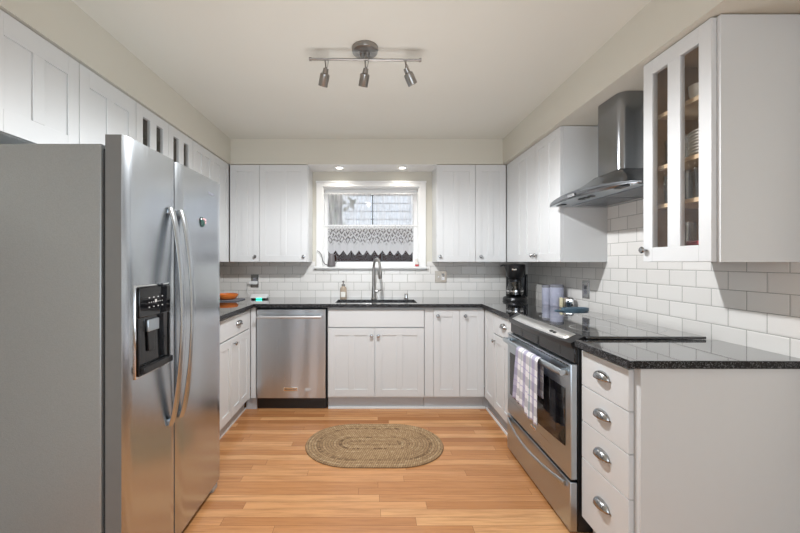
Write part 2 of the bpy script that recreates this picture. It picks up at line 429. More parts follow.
# ---------------------------------------------------------------- room shell
XL, XR, YB, YF, ZC = -1.663, 1.593, 3.60, -3.5, 2.425
SL, SR, SB, SZ = -1.325, 1.235, 3.335, 2.188       # soffit faces and soffit underside
struct(MB().box(XL-0.12, XR+0.12, YF-0.12, YB+0.12, -0.05, 0).build('floor', 'oak', smooth=False))
struct(MB().box(XL-0.12, XR+0.12, YF-0.12, YB+0.12, ZC, ZC+0.08).build('ceiling', 'ceiling', smooth=False))
struct(MB().box(XL-0.12, XL, YF, YB, 0, ZC).build('wall_left', 'wall', smooth=False))
struct(MB().box(XR, XR+0.12, YF, YB, 0, ZC).build('wall_right', 'wall', smooth=False))
WX0, WX1, WZ0, WZ1 = -0.502, 0.492, 1.225, 2.035
struct(cells('wall_back', 'wall', [XL-0.12, WX0, WX1, XR+0.12], [0, WZ0, WZ1, ZC], lambda x, z: WX0 < x < WX1 and WZ0 < z < WZ1, YB, YB+0.12, 'xz'))
struct(cells('wall_front', 'wall', [XL-0.12, -1.3, 1.3, XR+0.12], [0, 0.6, 2.3, ZC], lambda x, z: abs(x) < 1.3 and 0.6 < z < 2.3, YF-0.12, YF, 'xz'))
# soffit boxed in above the cabinets, one drywall shell on three sides
struct(cells('wall_soffit', 'wall', [XL, SL, SR, XR], [YF, SB, YB], lambda x, y: SL < x < SR and y < SB, SZ, ZC))
struct(MB().box(-0.60, 0.615, SB+0.004, YB-0.001, SZ-0.006, SZ-0.0005).build('trim_1', 'trim', smooth=False))   # white board under the soffit over the window
# tile fields
struct(cells('wall_back_tile', 'tile_back', [XL, -0.57, 0.56, XR], [0.885, 1.187, 1.275], lambda x, z: -0.57 < x < 0.56 and z > 1.187, YB-0.008, YB-0.0005, 'xz'))
struct(cells('wall_right_tile', 'tile_right', [1.0, 1.66, 2.385, YB-0.009], [0.885, 1.275, SZ-0.001], lambda y, z: z > 1.275 and not (1.66 < y < 2.385), XR-0.008, XR-0.0005, 'yz'))

# ---- window over the sink
win = bpy.data.objects.new('window_1', None); C.objects.link(win); win.location = (0, YB, WZ0); struct(win)
def wl(x0,x1,y0,y1,z0,z1,b=0.003,m=None): return (m or MB()).box(x0,x1,y0,y1,z0-WZ0,z1-WZ0,b)
m = MB()
for a in ((-0.557,-0.495,-0.022,0.0,1.225,2.084), (0.486,0.549,-0.022,0.0,1.225,2.084), (-0.495,0.486,-0.022,0.0,2.03,2.084)): wl(*a, m=m)
wl(-0.562,0.554,-0.030,0.0,2.068,2.088,m=m)
m.build('casing', 'trim', win)
m = MB()
for a in ((-0.5015,-0.485,0.0,0.119,1.226,2.034), (0.475,0.4915,0.0,0.119,1.226,2.034), (-0.49,0.48,0.0,0.119,2.018,2.034), (-0.49,0.48,0.02,0.119,1.226,1.24)): wl(*a, m=m)
m.build('jamb', 'trim', win)
m = MB()
wl(-0.573,0.562,-0.058,0.02,1.203,1.226,0.005,m); wl(-0.555,0.545,-0.028,0.0,1.187,1.205,0.003,m)
m.build('window_sill', 'trim', win)
m = MB()   # lower sash
for a in ((-0.486,-0.448,0.065,0.095,1.238,1.65), (0.428,0.476,0.065,0.095,1.238,1.65), (-0.45,0.43,0.065,0.095,1.238,1.273), (-0.45,0.43,0.065,0.095,1.615,1.65)): wl(*a, m=m)
m.build('lower_sash', 'trim', win)
m = MB()
for a in ((-0.486,-0.448,0.097,0.118,1.63,2.02), (0.428,0.476,0.097,0.118,1.63,2.02), (-0.45,0.43,0.097,0.118,1.967,2.02), (-0.45,0.43,0.097,0.118,1.63,1.66)): wl(*a, m=m)
up = m.build('upper_sash', 'trim', win)
wl(0.004,0.018,0.099,0.116,1.655,1.97).build('muntin', 'black', up)
wl(-0.45,0.43,0.078,0.082,1.27,1.62,0).build('window_pane', 'pane', win)
wl(-0.45,0.43,0.106,0.109,1.655,1.97,0).build('window_pane', 'pane', win)

# ---- rear window behind the camera
win2 = bpy.data.objects.new('window_2', None); C.objects.link(win2); win2.location = (0, YF, 0.6); struct(win2)
m = MB()
for a in ((-1.37,-1.3,0,0.02,-0.07,1.77), (1.3,1.37,0,0.02,-0.07,1.77), (-1.3,1.3,0,0.02,1.7,1.77), (-1.3,1.3,0,0.02,-0.07,0),
          (-1.3,-1.25,-0.08,-0.04,0,1.7), (1.25,1.3,-0.08,-0.04,0,1.7), (-0.03,0.03,-0.08,-0.04,0,1.7), (-1.25,1.25,-0.08,-0.04,0,0.05), (-1.25,1.25,-0.08,-0.04,1.65,1.7)):
    m.box(*a, 0.003)
m.build('window_frame', 'trim', win2)

# shoe moulding in front of the toe kicks
struct(MB().box(-0.375, 0.985, 3.068, 3.084, 0.0, 0.016, 0.003).build('baseboard_back', 'trim'))
struct(MB().box(-1.098, -1.082, 2.26, 3.07, 0.0, 0.016, 0.003).build('baseboard_left', 'trim'))
struct(MB().box(0.985, 1.0, 2.42, 3.068, 0.0, 0.016, 0.003).build('baseboard_right', 'trim'))

# ---------------------------------------------------------------- outside the window
struct(MB().box(-8, 8, YB+0.13, 14, -0.6, -0.4).build('ground', 'grass', smooth=False))
t = thing('neighbor_house', 'white sided house seen through the upper sash of the sink window', 'house', (0, 8.5, -0.4))
MB().box(-6, 6, 0, 0.3, 0, 5.2).build('wall', 'siding', t, smooth=False)
for x in (-1.6, 1.0):
    f = MB().box(x-0.06, x+0.96, -0.05, 0, 2.1, 3.4).build('window_frame', 'trim', t); MB().box(x, x+0.9, -0.06, -0.04, 2.16, 3.34).build('pane', 'gloss_black', f, smooth=False)
t = thing('board_fence', 'dark brown board fence showing below the scalloped curtain hem', 'fence', (0, 5.0, -0.4))
MB().box(-5, 5, 0, 0.03, 0, 2.15).build('board_panel', 'boards', t, smooth=False)
for k in range(6): MB().box(-5+k*2-0.05, -5+k*2+0.05, 0.03, 0.13, 0, 2.25, 0.01).build('post', 'boards', t)
t = thing('garden_shrub', 'leafy shrub seen at upper left through the sheer window curtain', 'shrub', (-1.1, 6.0, -0.4))
m = MB(); random.seed(3)
for k in range(420):
    a, b, r = random.uniform(0, 2*pi), random.uniform(-1, 1), random.uniform(0.4, 0.85)
    c = Vector((math.cos(a)*math.sqrt(1-b*b)*r, math.sin(a)*math.sqrt(1-b*b)*r*0.6, 2.75+b*r*1.1)); d = Vector((random.uniform(-1,1), random.uniform(-1,1), random.uniform(-1,1))).normalized()*0.09
    e = d.cross(Vector((0.3,0.2,1))).normalized()*0.045
    m.grid([[c-d, c+e], [c-e, c+d]])
m.build('foliage', 'leaf', t)
MB().cyl((0,0,0), (0,0,2.4), 0.05, 0.03).build('stem', 'boards', t)

# ---------------------------------------------------------------- cabinets
KN = [(0,0),(0.0055,0),(0.005,0.010),(0.008,0.014),(0.0145,0.018),(0.0155,0.022),(0.012,0.027),(0,0.029)]
def knob(parent, x, z, y=0.0, name='knob'):
    return MB().lathe(KN, (x, y, z), 20, axis=(0,-1,0)).build(name, 'pewter', parent)
def cup_pull(parent, x, z, y=0.0):
    m = MB(); R, Dp, H = 0.046, 0.026, 0.030; pts = []
    for i in range(17):
        a = pi*i/16; row = []
        for j in range(9):
            b = pi/2*j/8
            row.append((x+R*math.cos(a)*math.cos(b)**0.8, y-Dp*math.sin(a)*math.cos(b)**0.6-0.001, z-0.012+H*math.sin(b)))
        pts.append(row)
    m.grid(pts)
    o = m.build('cup_pull', 'pewter', parent)
    s_ = o.modifiers.new('thickness', 'SOLIDIFY'); s_.thickness = 0.002
    MB().box(x-0.053, x+0.053, y-0.0025, y-0.0002, z-0.014, z-0.006, 0.001).build('pull_flange', 'pewter', o)
    return o
def door(parent, x0, x1, z0, z1, knob_at=None, panels=2, glass=False, st=0.058, name='door', rail=0.062, mid=0.05):
    g = 0.0015; x0 += g; x1 -= g; z0 += g; z1 -= g
    m = MB()
    n = panels; inner0, inner1 = x0+st, x1-st
    wp = (inner1-inner0-(n-1)*mid)/n
    m.box(x0, x0+st, 0, 0.020, z0, z1, 0.0012); m.box(x1-st, x1, 0, 0.020, z0, z1, 0.0012)
    m.box(x0+st, x1-st, 0, 0.020, z0, z0+rail, 0.0012); m.box(x0+st, x1-st, 0, 0.020, z1-rail, z1, 0.0012)
    spans = []
    for k in range(n):
        a = inner0+k*(wp+mid); spans.append((a, a+wp))
        if k < n-1: m.box(a+wp, a+wp+mid, 0, 0.020, z0+rail, z1-rail, 0.0012)
    if not glass: m.box(x0+0.004, x1-0.004, 0.0065, 0.019, z0+0.004, z1-0.004)
    o = m.build(name, 'white', parent)
    if glass:
        for a, b in spans: MB().box(a, b, 0.008, 0.011, z0+rail, z1-rail).build('glass_pane', 'wavy', o, smooth=False)
    if knob_at: knob(o, *knob_at)
    return o
def slab_front(parent, x0, x1, z0, z1, pull=None, name='drawer'):
    g = 0.0015
    o = MB().box(x0+g, x1-g, 0, 0.020, z0+g, z1-g, 0.002).build(name, 'white', parent)
    if pull: cup_pull(o, *pull)
    return o
def carcass(parent, w, d, z0, z1, hollow=False, lining='wood_dark', toe=0.0, fillers=(), y0=0.021):
    if hollow:
        m = MB(); T = 0.016
        m.box(0, T, y0, d, z0, z1); m.box(w-T, w, y0, d, z0, z1)
        m.box(T, w-T, y0, d, z0, z0+T); m.box(T, w-T, y0, d, z1-T, z1); m.box(T, w-T, d-T, d, z0+T, z1-T)
        # face frame
        m.box(T, 0.035, y0, y0+0.018, z0+T, z1-T); m.box(w-0.035, w-T, y0, y0+0.018, z0+T, z1-T)
        o = m.build('body', 'white', parent)
        m = MB(); I = T+0.001
        m.box(I, I+0.003, y0+0.02, d-T-0.001, z0+I, z1-I); m.box(w-I-0.003, w-I, y0+0.02, d-T-0.001, z0+I, z1-I)
        m.box(I+0.003, w-I-0.003, d-T-0.005, d-T-0.001, z0+I, z1-I); m.box(I+0.003, w-I-0.003, y0+0.02, d-T-0.005, z0+I, z0+I+0.003); m.box(I+0.003, w-I-0.003, y0+0.02, d-T-0.005, z1-I-0.003, z1-I)
        m.build('interior_lining', lining, parent, smooth=False)
    else:
        m = MB(); m.box(0, w, y0, d, z0+toe, z1, 0.0008)
        o = m.build('body', 'white', parent)
        if toe: MB().box(0.001, w-0.001, 0.052+y0-0.021, d-0.02, z0, z0+toe-0.0008).build('toe_kick', 'toe', parent, smooth=False)
    for a, b, c, e in fillers: MB().box(a+0.001, b-0.001, 0.004, 0.020, c+0.001, e-0.001, 0.001).build('filler_strip', 'white', parent)
    return o

UZ0, UZ1 = 1.27, 2.184
UH = UZ1-UZ0
BG = 'white shaker wall cabinets'
# --- back wall uppers: local y 0 = door face at world y 3.335-0.0
def upper_back(x0, x1, label, doors, name='wall_cabinet'):
    t = thing(name, label, 'cabinet', (x0, SB, UZ0), 0, BG)
    carcass(t, x1-x0, YB-0.001-SB-(0.009 if False else 0.0), 0, UH, y0=0.021)
    for (a, b, k) in doors: door(t, a-x0, b-x0, 0, UH, (k-x0, 0.052))
    return t
upper_back(-1.331, -0.598, 'white two-door wall cabinet left of the sink window', [(-1.331,-1.0535,-1.09), (-1.0535,-0.602,-0.635)])
upper_back(0.613, 1.2645, 'white two-door wall cabinet right of the sink window above double outlet', [(0.613,0.977,0.642), (0.977,1.2645,1.023)])
# --- right wall uppers (face -x)
def place_right(y, name, label, w_unused=None, xf=1.268, z=UZ0, group=BG): return thing(name, label, 'cabinet', (xf, y, z), -pi/2, group)
dR = XR-0.0095-1.268
t = place_right(3.334, 'wall_cabinet', 'white wall cabinet run above the coffee maker, up to the range hood')
W_ = 3.334-2.385
carcass(t, W_, XR-0.001-1.268, 0, UH)
MB().box(0.0005, 0.218, 0.002, 0.020, 0.001, UH-0.001, 0.001).build('filler_strip', 'white', t)
door(t, 0.218, 0.583, 0, UH, (0.583-0.03, 0.052)); door(t, 0.583, W_, 0, UH, (0.583+0.03, 0.052))
# glass display cabinet near the camera
t = thing('display_cabinet', 'white wall cabinet with two tall wavy glass panes and dishes inside', 'cabinet', (1.268, 1.657, UZ0), -pi/2)
DW = 0.347
carcass(t, DW, XR-0.001-1.268, 0, UH, hollow=True)
door(t, 0.0, 0.334, 0, UH, (0.018, 0.055), glass=True, st=0.052, mid=0.062, rail=0.064)
for z in (0.262, 0.437, 0.672):
    MB().box(0.021, DW-0.021, 0.045, XR-1.268-0.023, z-0.018, z, 0.001).build('shelf', 'shelf_wood', t)
# --- left wall uppers (face +x): local x -> world +y
XFL = -1.338
def place_left(y, label, name='wall_cabinet', z=UZ0): return thing(name, label, 'cabinet', (XFL, y, z), pi/2, BG)
dL = XFL-XL-0.001
t = place_left(1.232, 'short white cabinet with two doors directly above the refrigerator', z=1.742)
carcass(t, 0.786, dL, 0, UZ1-1.742)
door(t, 0, 0.394, 0, UZ1-1.742, rail=0.085); door(t, 0.394, 0.786, 0, UZ1-1.742, rail=0.085)
t = place_left(2.019, 'white wall cabinet with four narrow dark glass panes behind the refrigerator', 'glazed_wall_cabinet')
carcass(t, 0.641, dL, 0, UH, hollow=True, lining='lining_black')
door(t, 0.0, 0.3205, 0, UH, glass=True, rail=0.06, st=0.058, mid=0.062); door(t, 0.3205, 0.641, 0, UH, glass=True, st=0.058, mid=0.062, rail=0.06)
t = place_left(2.661, 'white wall cabinet in the far left corner beyond the glass paned doors')
carcass(t, 0.672, dL, 0, UH)
door(t, 0, 0.336, 0, UH); door(t, 0.336, 0.670, 0, UH)

# --- base cabinets
CT, CB = 0.914, 0.884
BBG = 'white shaker base cabinets'
YD = 3.034                                       # door face of the back run
def base(name, label, loc, rz, w, d, group=BBG):
    t = thing(name, label, 'cabinet', loc, rz, group); carcass(t, w, d, 0, CB-0.001, toe=0.105); return t
t = base('sink_cabinet', 'white sink base cabinet with two doors under the faucet', (-0.377, YD, 0), 0, 0.829, 0.5)
# hollow-looking top is hidden: false front and doors
slab_front(t, 0.005, 0.827, 0.712, 0.866, name='false_drawer_front')
door(t, 0.005, 0.4035, 0.118, 0.706, (0.377, 0.64)); door(t, 0.4065, 0.827, 0.118, 0.706, (0.435, 0.64))
t = base('base_cabinet', 'white base cabinet with two tall narrow doors right of sink cabinet', (0.453, YD, 0), 0, 0.5105, 0.5)
MB().box(0.003, 0.076, 0.008, 0.0205, 0.118, 0.866, 0.001).build('filler_strip', 'white', t)
MB().box(0.5115, 0.564, 0.052, 0.066, 0, 0.104).build('toe_kick', 'toe', t, smooth=False)
door(t, 0.076, 0.302, 0.118, 0.866, (0.112, 0.81), panels=1); door(t, 0.302, 0.5105, 0.118, 0.866, (0.345, 0.81), panels=1)
# left run (faces +x)
t = base('base_cabinet', 'white base cabinet with drawer and doors under the orange bowl', (-1.033, 2.25, 0), pi/2, 0.78, XL*-1-1.033-0.001)
slab_front(t, 0.18, 0.742, 0.712, 0.866, pull=(0.51, 0.80)); slab_front(t, 0.0, 0.18, 0.712, 0.866)
door(t, 0, 0.372, 0.118, 0.706, (0.045, 0.66), st=0.05); door(t, 0.372, 0.742, 0.118, 0.706, (0.412, 0.66), st=0.05)
MB().box(0.7435, 0.7815, 0.002, 0.0205, 0.106, CB-0.002, 0.001).build('filler_strip', 'white', t)
t = thing('corner_filler', 'narrow white upright filler board between corner cabinet and dishwasher', 'filler board', (-1.0115, 3.036, 0))
MB().box(-0.0205, 0.0215, 0, 0.022, 0.106, CB-0.002, 0.001).build('board', 'white', t); MB().box(-0.072, 0.0215, 0.032, 0.045, 0, 0.105).build('toe_kick', 'toe', t, smooth=False)
# right far run (faces -x)
t = base('base_cabinet', 'white corner base cabinet with cup pull drawer between sink run and oven', (0.965, 3.032, 0), -pi/2, 0.615, XR-0.965-0.001)
MB().box(-0.0535, 0.0, 0.052, 0.066, 0, 0.104).build('toe_kick', 'toe', t, smooth=False)
door(t, 0.0, 0.225, 0.118, 0.866, panels=1, st=0.05, name='door')
slab_front(t, 0.225, 0.613, 0.712, 0.866, pull=(0.445, 0.80)); door(t, 0.225, 0.613, 0.118, 0.706, (0.262, 0.655), st=0.05)
# drawer stack near camera
t = base('drawer_cabinet', 'tall white stack of four drawers with cup pulls beside the oven', (0.963, 1.628, 0), -pi/2, 0.325, XR-0.963-0.001, group=None)
zz = [0.105, 0.378, 0.547, 0.708, 0.868]
for k in range(4):
    z0, z1 = zz[k], zz[k+1]; slab_front(t, 0.0, 0.300, z0, z1, pull=(0.15, (z0+z1)/2+0.008 if k else 0.262))
MB().box(0.3255, 0.331, 0.021, XR-0.963-0.002, 0.0, CB-0.001, 0.001).build('end_panel', 'white', t)

# --- worktops
xs = [XL+0.001, -0.998, -0.315, 0.40, 0.935, XR-0.009]
ys = [2.06, 2.408, 3.005, 3.08, 3.36, YB-0.009]
def hole(x, y):
    if y < 2.408 and x > 0: return True
    if -0.998 < x < 0.935 and y < 3.005: return True
    if -0.315 < x < 0.40 and 3.08 < y < 3.36: return True
    return False
o = cells('worktop', 'granite', xs, ys, hole, CB, CT); tag(o, 'black speckled granite worktop running around three sides with the sink cut in', 'worktop')
honed_edge(o)
o = MB().box(0.929, XR-0.009, 1.277, 1.626, CB, CT, 0.003).build('worktop', 'granite'); tag(o, 'short black granite worktop on the four drawer stack', 'worktop'); honed_edge(o)
# sink
t = thing('kitchen_sink', 'stainless steel undermount sink below the window', 'sink', (0.0425, 3.22, CB-0.2))
m = MB(); a, b, h = 0.3565, 0.139, 0.198
m.box(-a, a, -b, b, 0, 0.003); m.box(-a-0.003, -a, -b, b, 0, h); m.box(a, a+0.003, -b, b, 0, h); m.box(-a, a, -b-0.003, -b, 0, h); m.box(-a, a, b, b+0.003, 0, h)
m.build('basin', 'steel_x', t); MB().lathe([(0,0.004),(0.03,0.004),(0.042,0.007),(0.045,0.004)], (0,0,0)).build('drain', 'chrome', t)

# ---------------------------------------------------------------- dishwasher
t = thing('dishwasher', 'stainless steel dishwasher with towel bar handle left of the sink', 'dishwasher', (-0.688, YD, 0))
MB().box(-0.298, 0.298, 0.03, 0.55, 0.10, 0.872).build('body', 'dark_gasket', t)
d = MB().box(-0.2925, 0.2965, -0.008, 0.028, 0.108, 0.866, 0.004).build('door', 'steel_x', t)
m = MB(); m.cyl((-0.272,-0.055,0.808), (0.262,-0.055,0.808), 0.0125, seg=20)
for x in (-0.262, 0.252): m.cyl((x,-0.055,0.808), (x,-0.007,0.808), 0.008); m.cyl((x-0.014,-0.055,0.808), (x+0.014,-0.055,0.808), 0.0125)
m.build('handle', simple('satin_bar', (0.80,0.81,0.83), 0.42, 1.0, 0.01), d)
MB().box(-0.298, 0.298, 0.045, 0.52, 0.003, 0.098).build('toe_panel', 'black', t)
def text(body, name, mat, parent, loc, rot, size, depth=0.0004, xs=1.0):
    c = bpy.data.curves.new(name, 'FONT'); c.body = body; c.size = size; c.extrude = depth; c.align_x = 'CENTER'; c.align_y = 'CENTER'
    tmp = bpy.data.objects.new(name, c); C.objects.link(tmp); bpy.context.view_layer.update()
    me = bpy.data.meshes.new_from_object(tmp.evaluated_get(bpy.context.evaluated_depsgraph_get())); bpy.data.objects.remove(tmp)
    o = bpy.data.objects.new(name, me); C.objects.link(o); o.location = loc; o.rotation_euler = rot; me.materials.clear(); me.materials.append(M[mat]); o.parent = parent; return o
b = MB().box(-0.060, 0.058, -0.0105, -0.0075, 0.170, 0.202, 0.001).build('badge', 'chrome', d)
text('KitchenAid', 'lettering', 'ink', b, (-0.001, -0.011, 0.186), (pi/2,0,0), 0.023)
MB().lathe([(0,0),(0.03,0),(0.032,0.001),(0,0.0025)], (0.145,-0.0075,0.184), 24, axis=(0,-1,0), sy=0.38).build('oval_badge', 'icon', d)

# ---------------------------------------------------------------- refrigerator
FX = -0.865
t = thing('refrigerator', 'large stainless side-by-side refrigerator with ice dispenser on the left', 'refrigerator', (XL+0.02, 1.63, 0))
def fb(m, x0, x1, y0, y1, z0, z1, b=0.0):   # world coords to local
    return m.box(x0-(XL+0.02), x1-(XL+0.02), y0-1.63, y1-1.63, z0, z1, b)
fb(MB(), XL+0.02, -0.946, 1.243, 2.035, 0.03, 1.686, 0.006).build('body', 'fridge_side', t)
m = MB(); fb(m, -0.946, -0.932, 1.255, 2.0, 0.06, 1.67); m.build('gasket', 'dark_gasket', t)
fb(MB(), -0.96, -0.90, 1.26, 2.0, 0.008, 0.055, 0.003).build('toe_grille', 'black', t)
doors_f = []
for (y0, y1) in ((1.241, 1.572), (1.578, 2.045)):
    # door outline in plan: slightly crowned face with rounded outer corners
    n = 14; poly = [(-0.931, y0), ]
    face = []
    for i in range(n+1):
        u = i/n; y = y0+(y1-y0)*u
        e = min(u, 1-u)*(y1-y0); out = (1241 and (y0 < 1.3)); 
        r = 0.016; dx = 0 if e > r else r-math.sqrt(max(0, r*r-(r-e)**2))
        face.append((FX-dx*0.6, y))
    poly = [(-0.931, y0)] + face + [(-0.931, y1)]
    m = MB(); m.prism([(p[0]-(XL+0.02), p[1]-1.63) for p in poly], 0.038, 1.716)
    dd = m.build('door', 'steel_v', t, angle=0.9); dd.data.materials.append(M['door_edge']); doors_f.append(dd)
    for f_ in dd.data.polygons:
        if abs(f_.normal.x) < 0.15: f_.material_index = 1
lx = lambda X: X-(XL+0.02); ly = lambda Y: Y-1.63
def bow(y, yb=0.0):
    pts = []; n = 28
    for i in range(n+1):
        u = i/n; z = 1.50+(0.575-1.50)*u; k = math.sin(pi*u)
        pts.append((lx(FX+0.006+0.052*k**0.75), ly(y), z))
    m = MB(); m.tube(pts, 0.0155, 16, flat=(0.55, 1.3))
    for z in (1.49, 0.585): m.box(lx(FX-0.004), lx(FX+0.010), ly(y)-0.013, ly(y)+0.013, z-0.015, z+0.015, 0.003)
    return m
bow(1.522).build('handle', 'steel_v', doors_f[0]); bow(1.606).build('handle', 'steel_v', doors_f[1])
# dispenser in the freezer door (left)
dz0, dz1, dy0, dy1 = 0.845, 1.178, 1.298, 1.505
m = MB(); m.box(lx(FX-0.002), lx(FX+0.006), ly(dy0)-0.006, ly(dy1)+0.006, dz0-0.006, dz1+0.006, 0.003); disp = m.build('dispenser_surround', 'chrome', doors_f[0])
poly = []
for (cy, cz, a0) in ((dy1-0.012, dz1-0.012, 0), (dy0+0.012, dz1-0.012, 90), (dy0+0.012, dz0+0.012, 180), (dy1-0.012, dz0+0.012, 270)):
    for k in range(6): a = math.radians(a0+k*18); poly.append((ly(cy)+0.012*math.cos(a), cz+0.012*math.sin(a)))
m = MB(); m.prism(poly, lx(FX+0.0062), lx(FX+0.0085), 'yz'); m.build('dispenser_back', 'gloss_black', disp)
m = MB(); m.box(lx(FX+0.0085), lx(FX+0.015), ly(dy0)+0.004, ly(dy1)-0.004, 1.062, dz1-0.004, 0.004); m.build('control_panel', 'gloss_black', disp)
m = MB()   # rim of the recess, ice chute, paddle, drip tray
m.box(lx(FX+0.0085), lx(FX+0.013), ly(dy0)+0.003, ly(dy0)+0.010, dz0+0.004, 1.06, 0.001); m.box(lx(FX+0.0085), lx(FX+0.013), ly(dy1)-0.010, ly(dy1)-0.003, dz0+0.004, 1.06, 0.001)
m.box(lx(FX+0.0085), lx(FX+0.030), ly(dy0)+0.010, ly(dy1)-0.010, dz0+0.010, dz0+0.035, 0.003); m.build('drip_tray', 'black', disp)
m = MB(); m.prism([(ly(1.345),1.045),(ly(1.40),1.045),(ly(1.39),0.93),(ly(1.355),0.93)], lx(FX+0.009), lx(FX+0.016), 'yz', 0.002); m.build('paddle', 'black', disp)
m = MB(); m.box(lx(FX+0.0085), lx(FX+0.020), ly(1.345), ly(1.415), 1.005, 1.05, 0.003); m.build('chute', 'steel_h', disp)
m = MB()
for i in range(7):
    for j in range(3):
        if (i+j) % 2 == 0 or j == 1: m.box(lx(FX+0.015), lx(FX+0.0154), ly(1.355)+i*0.014, ly(1.355)+i*0.014+(0.007 if j-1 else 0.004), 1.095+j*0.018, 1.095+j*0.018+0.004)
m.box(lx(FX+0.015), lx(FX+0.0155), ly(1.393), ly(1.405), 1.112, 1.124, 0); m.build('panel_icons', 'icon', disp, smooth=False)
for yy in (1.28, 1.975): MB().box(lx(-0.95), lx(-0.868), ly(yy)-0.03, ly(yy)+0.03, 0.0, 0.036, 0.008).build('foot', 'fridge_side', t)
text('Whirlpool', 'lettering', 'slate', doors_f[1], (lx(FX+0.0008), ly(1.915), 1.637), (pi/2,0,pi/2), 0.017)
o = thing('fridge_magnet', 'small dark green and pink dome magnet on the right refrigerator door', 'magnet', (FX+0.0005, 1.812, 1.474), 0)
MB().lathe([(0,0),(0.024,0),(0.026,0.004),(0.018,0.010),(0,0.012)], (0,0,0), 20, axis=(1,0,0), sy=0.8).build('base', 'green_dark', o)
m = MB()
for a, b, r in ((0.006,0.010,0.008),(-0.008,0.014,0.006),(0.010,-0.004,0.006)): m.lathe([(0,0),(r,0),(r*0.8,r*0.7),(0,r)], (0.010, a, b), 10, axis=(1,0,0))
m.build('blossoms', 'pink', o)

# ---------------------------------------------------------------- range
RX, RY0, RY1 = 0.92, 1.640, 2.400
t = thing('oven_range', 'stainless slide-in electric range with black glass cooktop and oven door', 'range', (1.25, 2.02, 0))
L = lambda x, y, z: (x-1.25, y-2.02, z)
def rb(m, x0, x1, y0, y1, z0, z1, b=0.0): return m.box(x0-1.25, x1-1.25, y0-2.02, y1-2.02, z0, z1, b)
rb(MB(), 0.955, XR-0.03, RY0+0.002, RY1-0.002, 0.02, 0.905, 0.002).build('body', 'black', t)
o = MB(); o.box(0.985-1.25, 1.535-1.25, RY0-0.014-2.02, RY1+0.008-2.02, 0.9155, 0.9285, 0.003); ck = o.build('cooktop', 'cooktop', t)
def ring(cx, cy, r):
    m = MB(); m.lathe([(r-0.0012,0),(r-0.0012,0.0004),(r+0.0012,0.0004),(r+0.0012,0)], (cx-1.25, cy-2.02, 0.9285), 56); return m
for cx, cy, r in ((1.14,1.83,0.105), (1.14,2.21,0.085), (1.40,1.82,0.085), (1.40,2.21,0.105)): ring(cx, cy, r).build('burner_ring', 'icon', ck)
# bowed slanted control console
n = 20; top, front, low = [], [], []
for i in range(n+1):
    u = i/n; y = RY0+0.004+(RY1-RY0-0.008)*u; k = 1-(2*u-1)**2
    top.append(L(0.99, y, 0.9285)); front.append(L(0.922-0.022*k, y, 0.893)); low.append(L(0.930-0.022*k, y, 0.868))
bk = [L(0.99, RY0+0.004+(RY1-RY0-0.008)*i/n, 0.868) for i in range(n+1)]
m = MB(); m.grid([top, front, low, bk, top])
for row in (0, n):
    f = [m.bm.verts.new(r[row]) for r in (top, front, low, bk)]; m.bm.faces.new(f)
bmesh.ops.remove_doubles(m.bm, verts=m.bm.verts, dist=1e-5); bmesh.ops.recalc_face_normals(m.bm, faces=m.bm.faces)
con = m.build('control_console', 'black', t, angle=0.5)
rows = [[], []]; rows2 = []
for i in range(n+1):
    u = 0.075+0.85*i/n; y = RY0+0.004+(RY1-RY0-0.008)*u; k = 1-(2*u-1)**2; xf = 0.922-0.022*k
    def onp(s): return Vector(L(0.99+(xf-0.99)*s, y, 0.9285+(0.893-0.9285)*s+0.0012))
    ss = (0.12, 0.86) if i not in (0,) else (0.16, 0.80)
    rows[0].append(onp(ss[0])); rows[1].append(onp(ss[1]))
m = MB(); m.grid(rows); bmesh.ops.recalc_face_normals(m.bm, faces=m.bm.faces)
p = m.build('control_panel', steel('console_steel', (0.78,0.77,0.75), 0.38, axis=1), con); sm = p.modifiers.new('thickness', 'SOLIDIFY'); sm.thickness = 0.001
m = MB()
for dy in (-0.018, 0.016):
    m.box(0.933-1.25, 0.950-1.25, 1.83+dy-2.02, 1.852+dy-2.02, 0.899, 0.914, 0.004)
m.build('control_button', 'black', con)
# vent strip and door
rb(MB(), 0.940, 0.956, RY0+0.004, RY1-0.004, 0.80, 0.868, 0.003).build('vent_panel', 'gloss_black', t)
m = MB(); z0, z1 = 0.262, 0.796
m.box(RX-1.25, 0.952-1.25, RY0-2.02, RY1-2.02, z0, z1, 0.004); dr = m.build('oven_door', 'steel_h', t)
m = MB()
for k in range(26): m.box(RX-0.0015-1.25, RX-1.25, -0.36+k*0.0277, -0.36+k*0.0277+0.018, 0.783, 0.788)
m.build('vent_slots', 'black', dr, smooth=False)
# window: bottom edge bows down a little
poly = [(RY1-0.045-2.02, 0.672), (RY0+0.045-2.02, 0.672)]
for i in range(11):
    u = i/10; poly.append((RY0+0.045-2.02+(RY1-RY0-0.09)*u, 0.398-0.016*(1-(2*u-1)**2)))
m = MB(); m.prism(poly, RX-0.002-1.25, RX+0.001-1.25, 'yz'); wn = m.build('oven_window', 'gloss_black', dr)
m = MB(); rb(m, RX-0.003, RX-0.0022, RY0+0.13, RY1-0.13, 0.43, 0.63); m.build('inner_window', simple('smoked_inner_glass', (0.03,0.03,0.033), 0.1), wn)
m = MB(); pts = []
for i in range(25):
    u = i/24; pts.append(L(0.890-0.008*math.sin(pi*u), RY0+0.02+(RY1-RY0-0.04)*u, 0.752))
m.tube(pts, 0.014, 14, flat=(0.75, 1.15))
for y in (RY0+0.04, RY1-0.04): m.box(0.893-1.25, RX+0.001-1.25, y-0.016-2.02, y+0.016-2.02, 0.738, 0.766, 0.004)
m.build('handle', 'steel_h', dr)
rb(MB(), RX-0.004, RX-0.0003, 1.985, 2.045, 0.322, 0.338, 0.001).build('badge', 'chrome', dr)
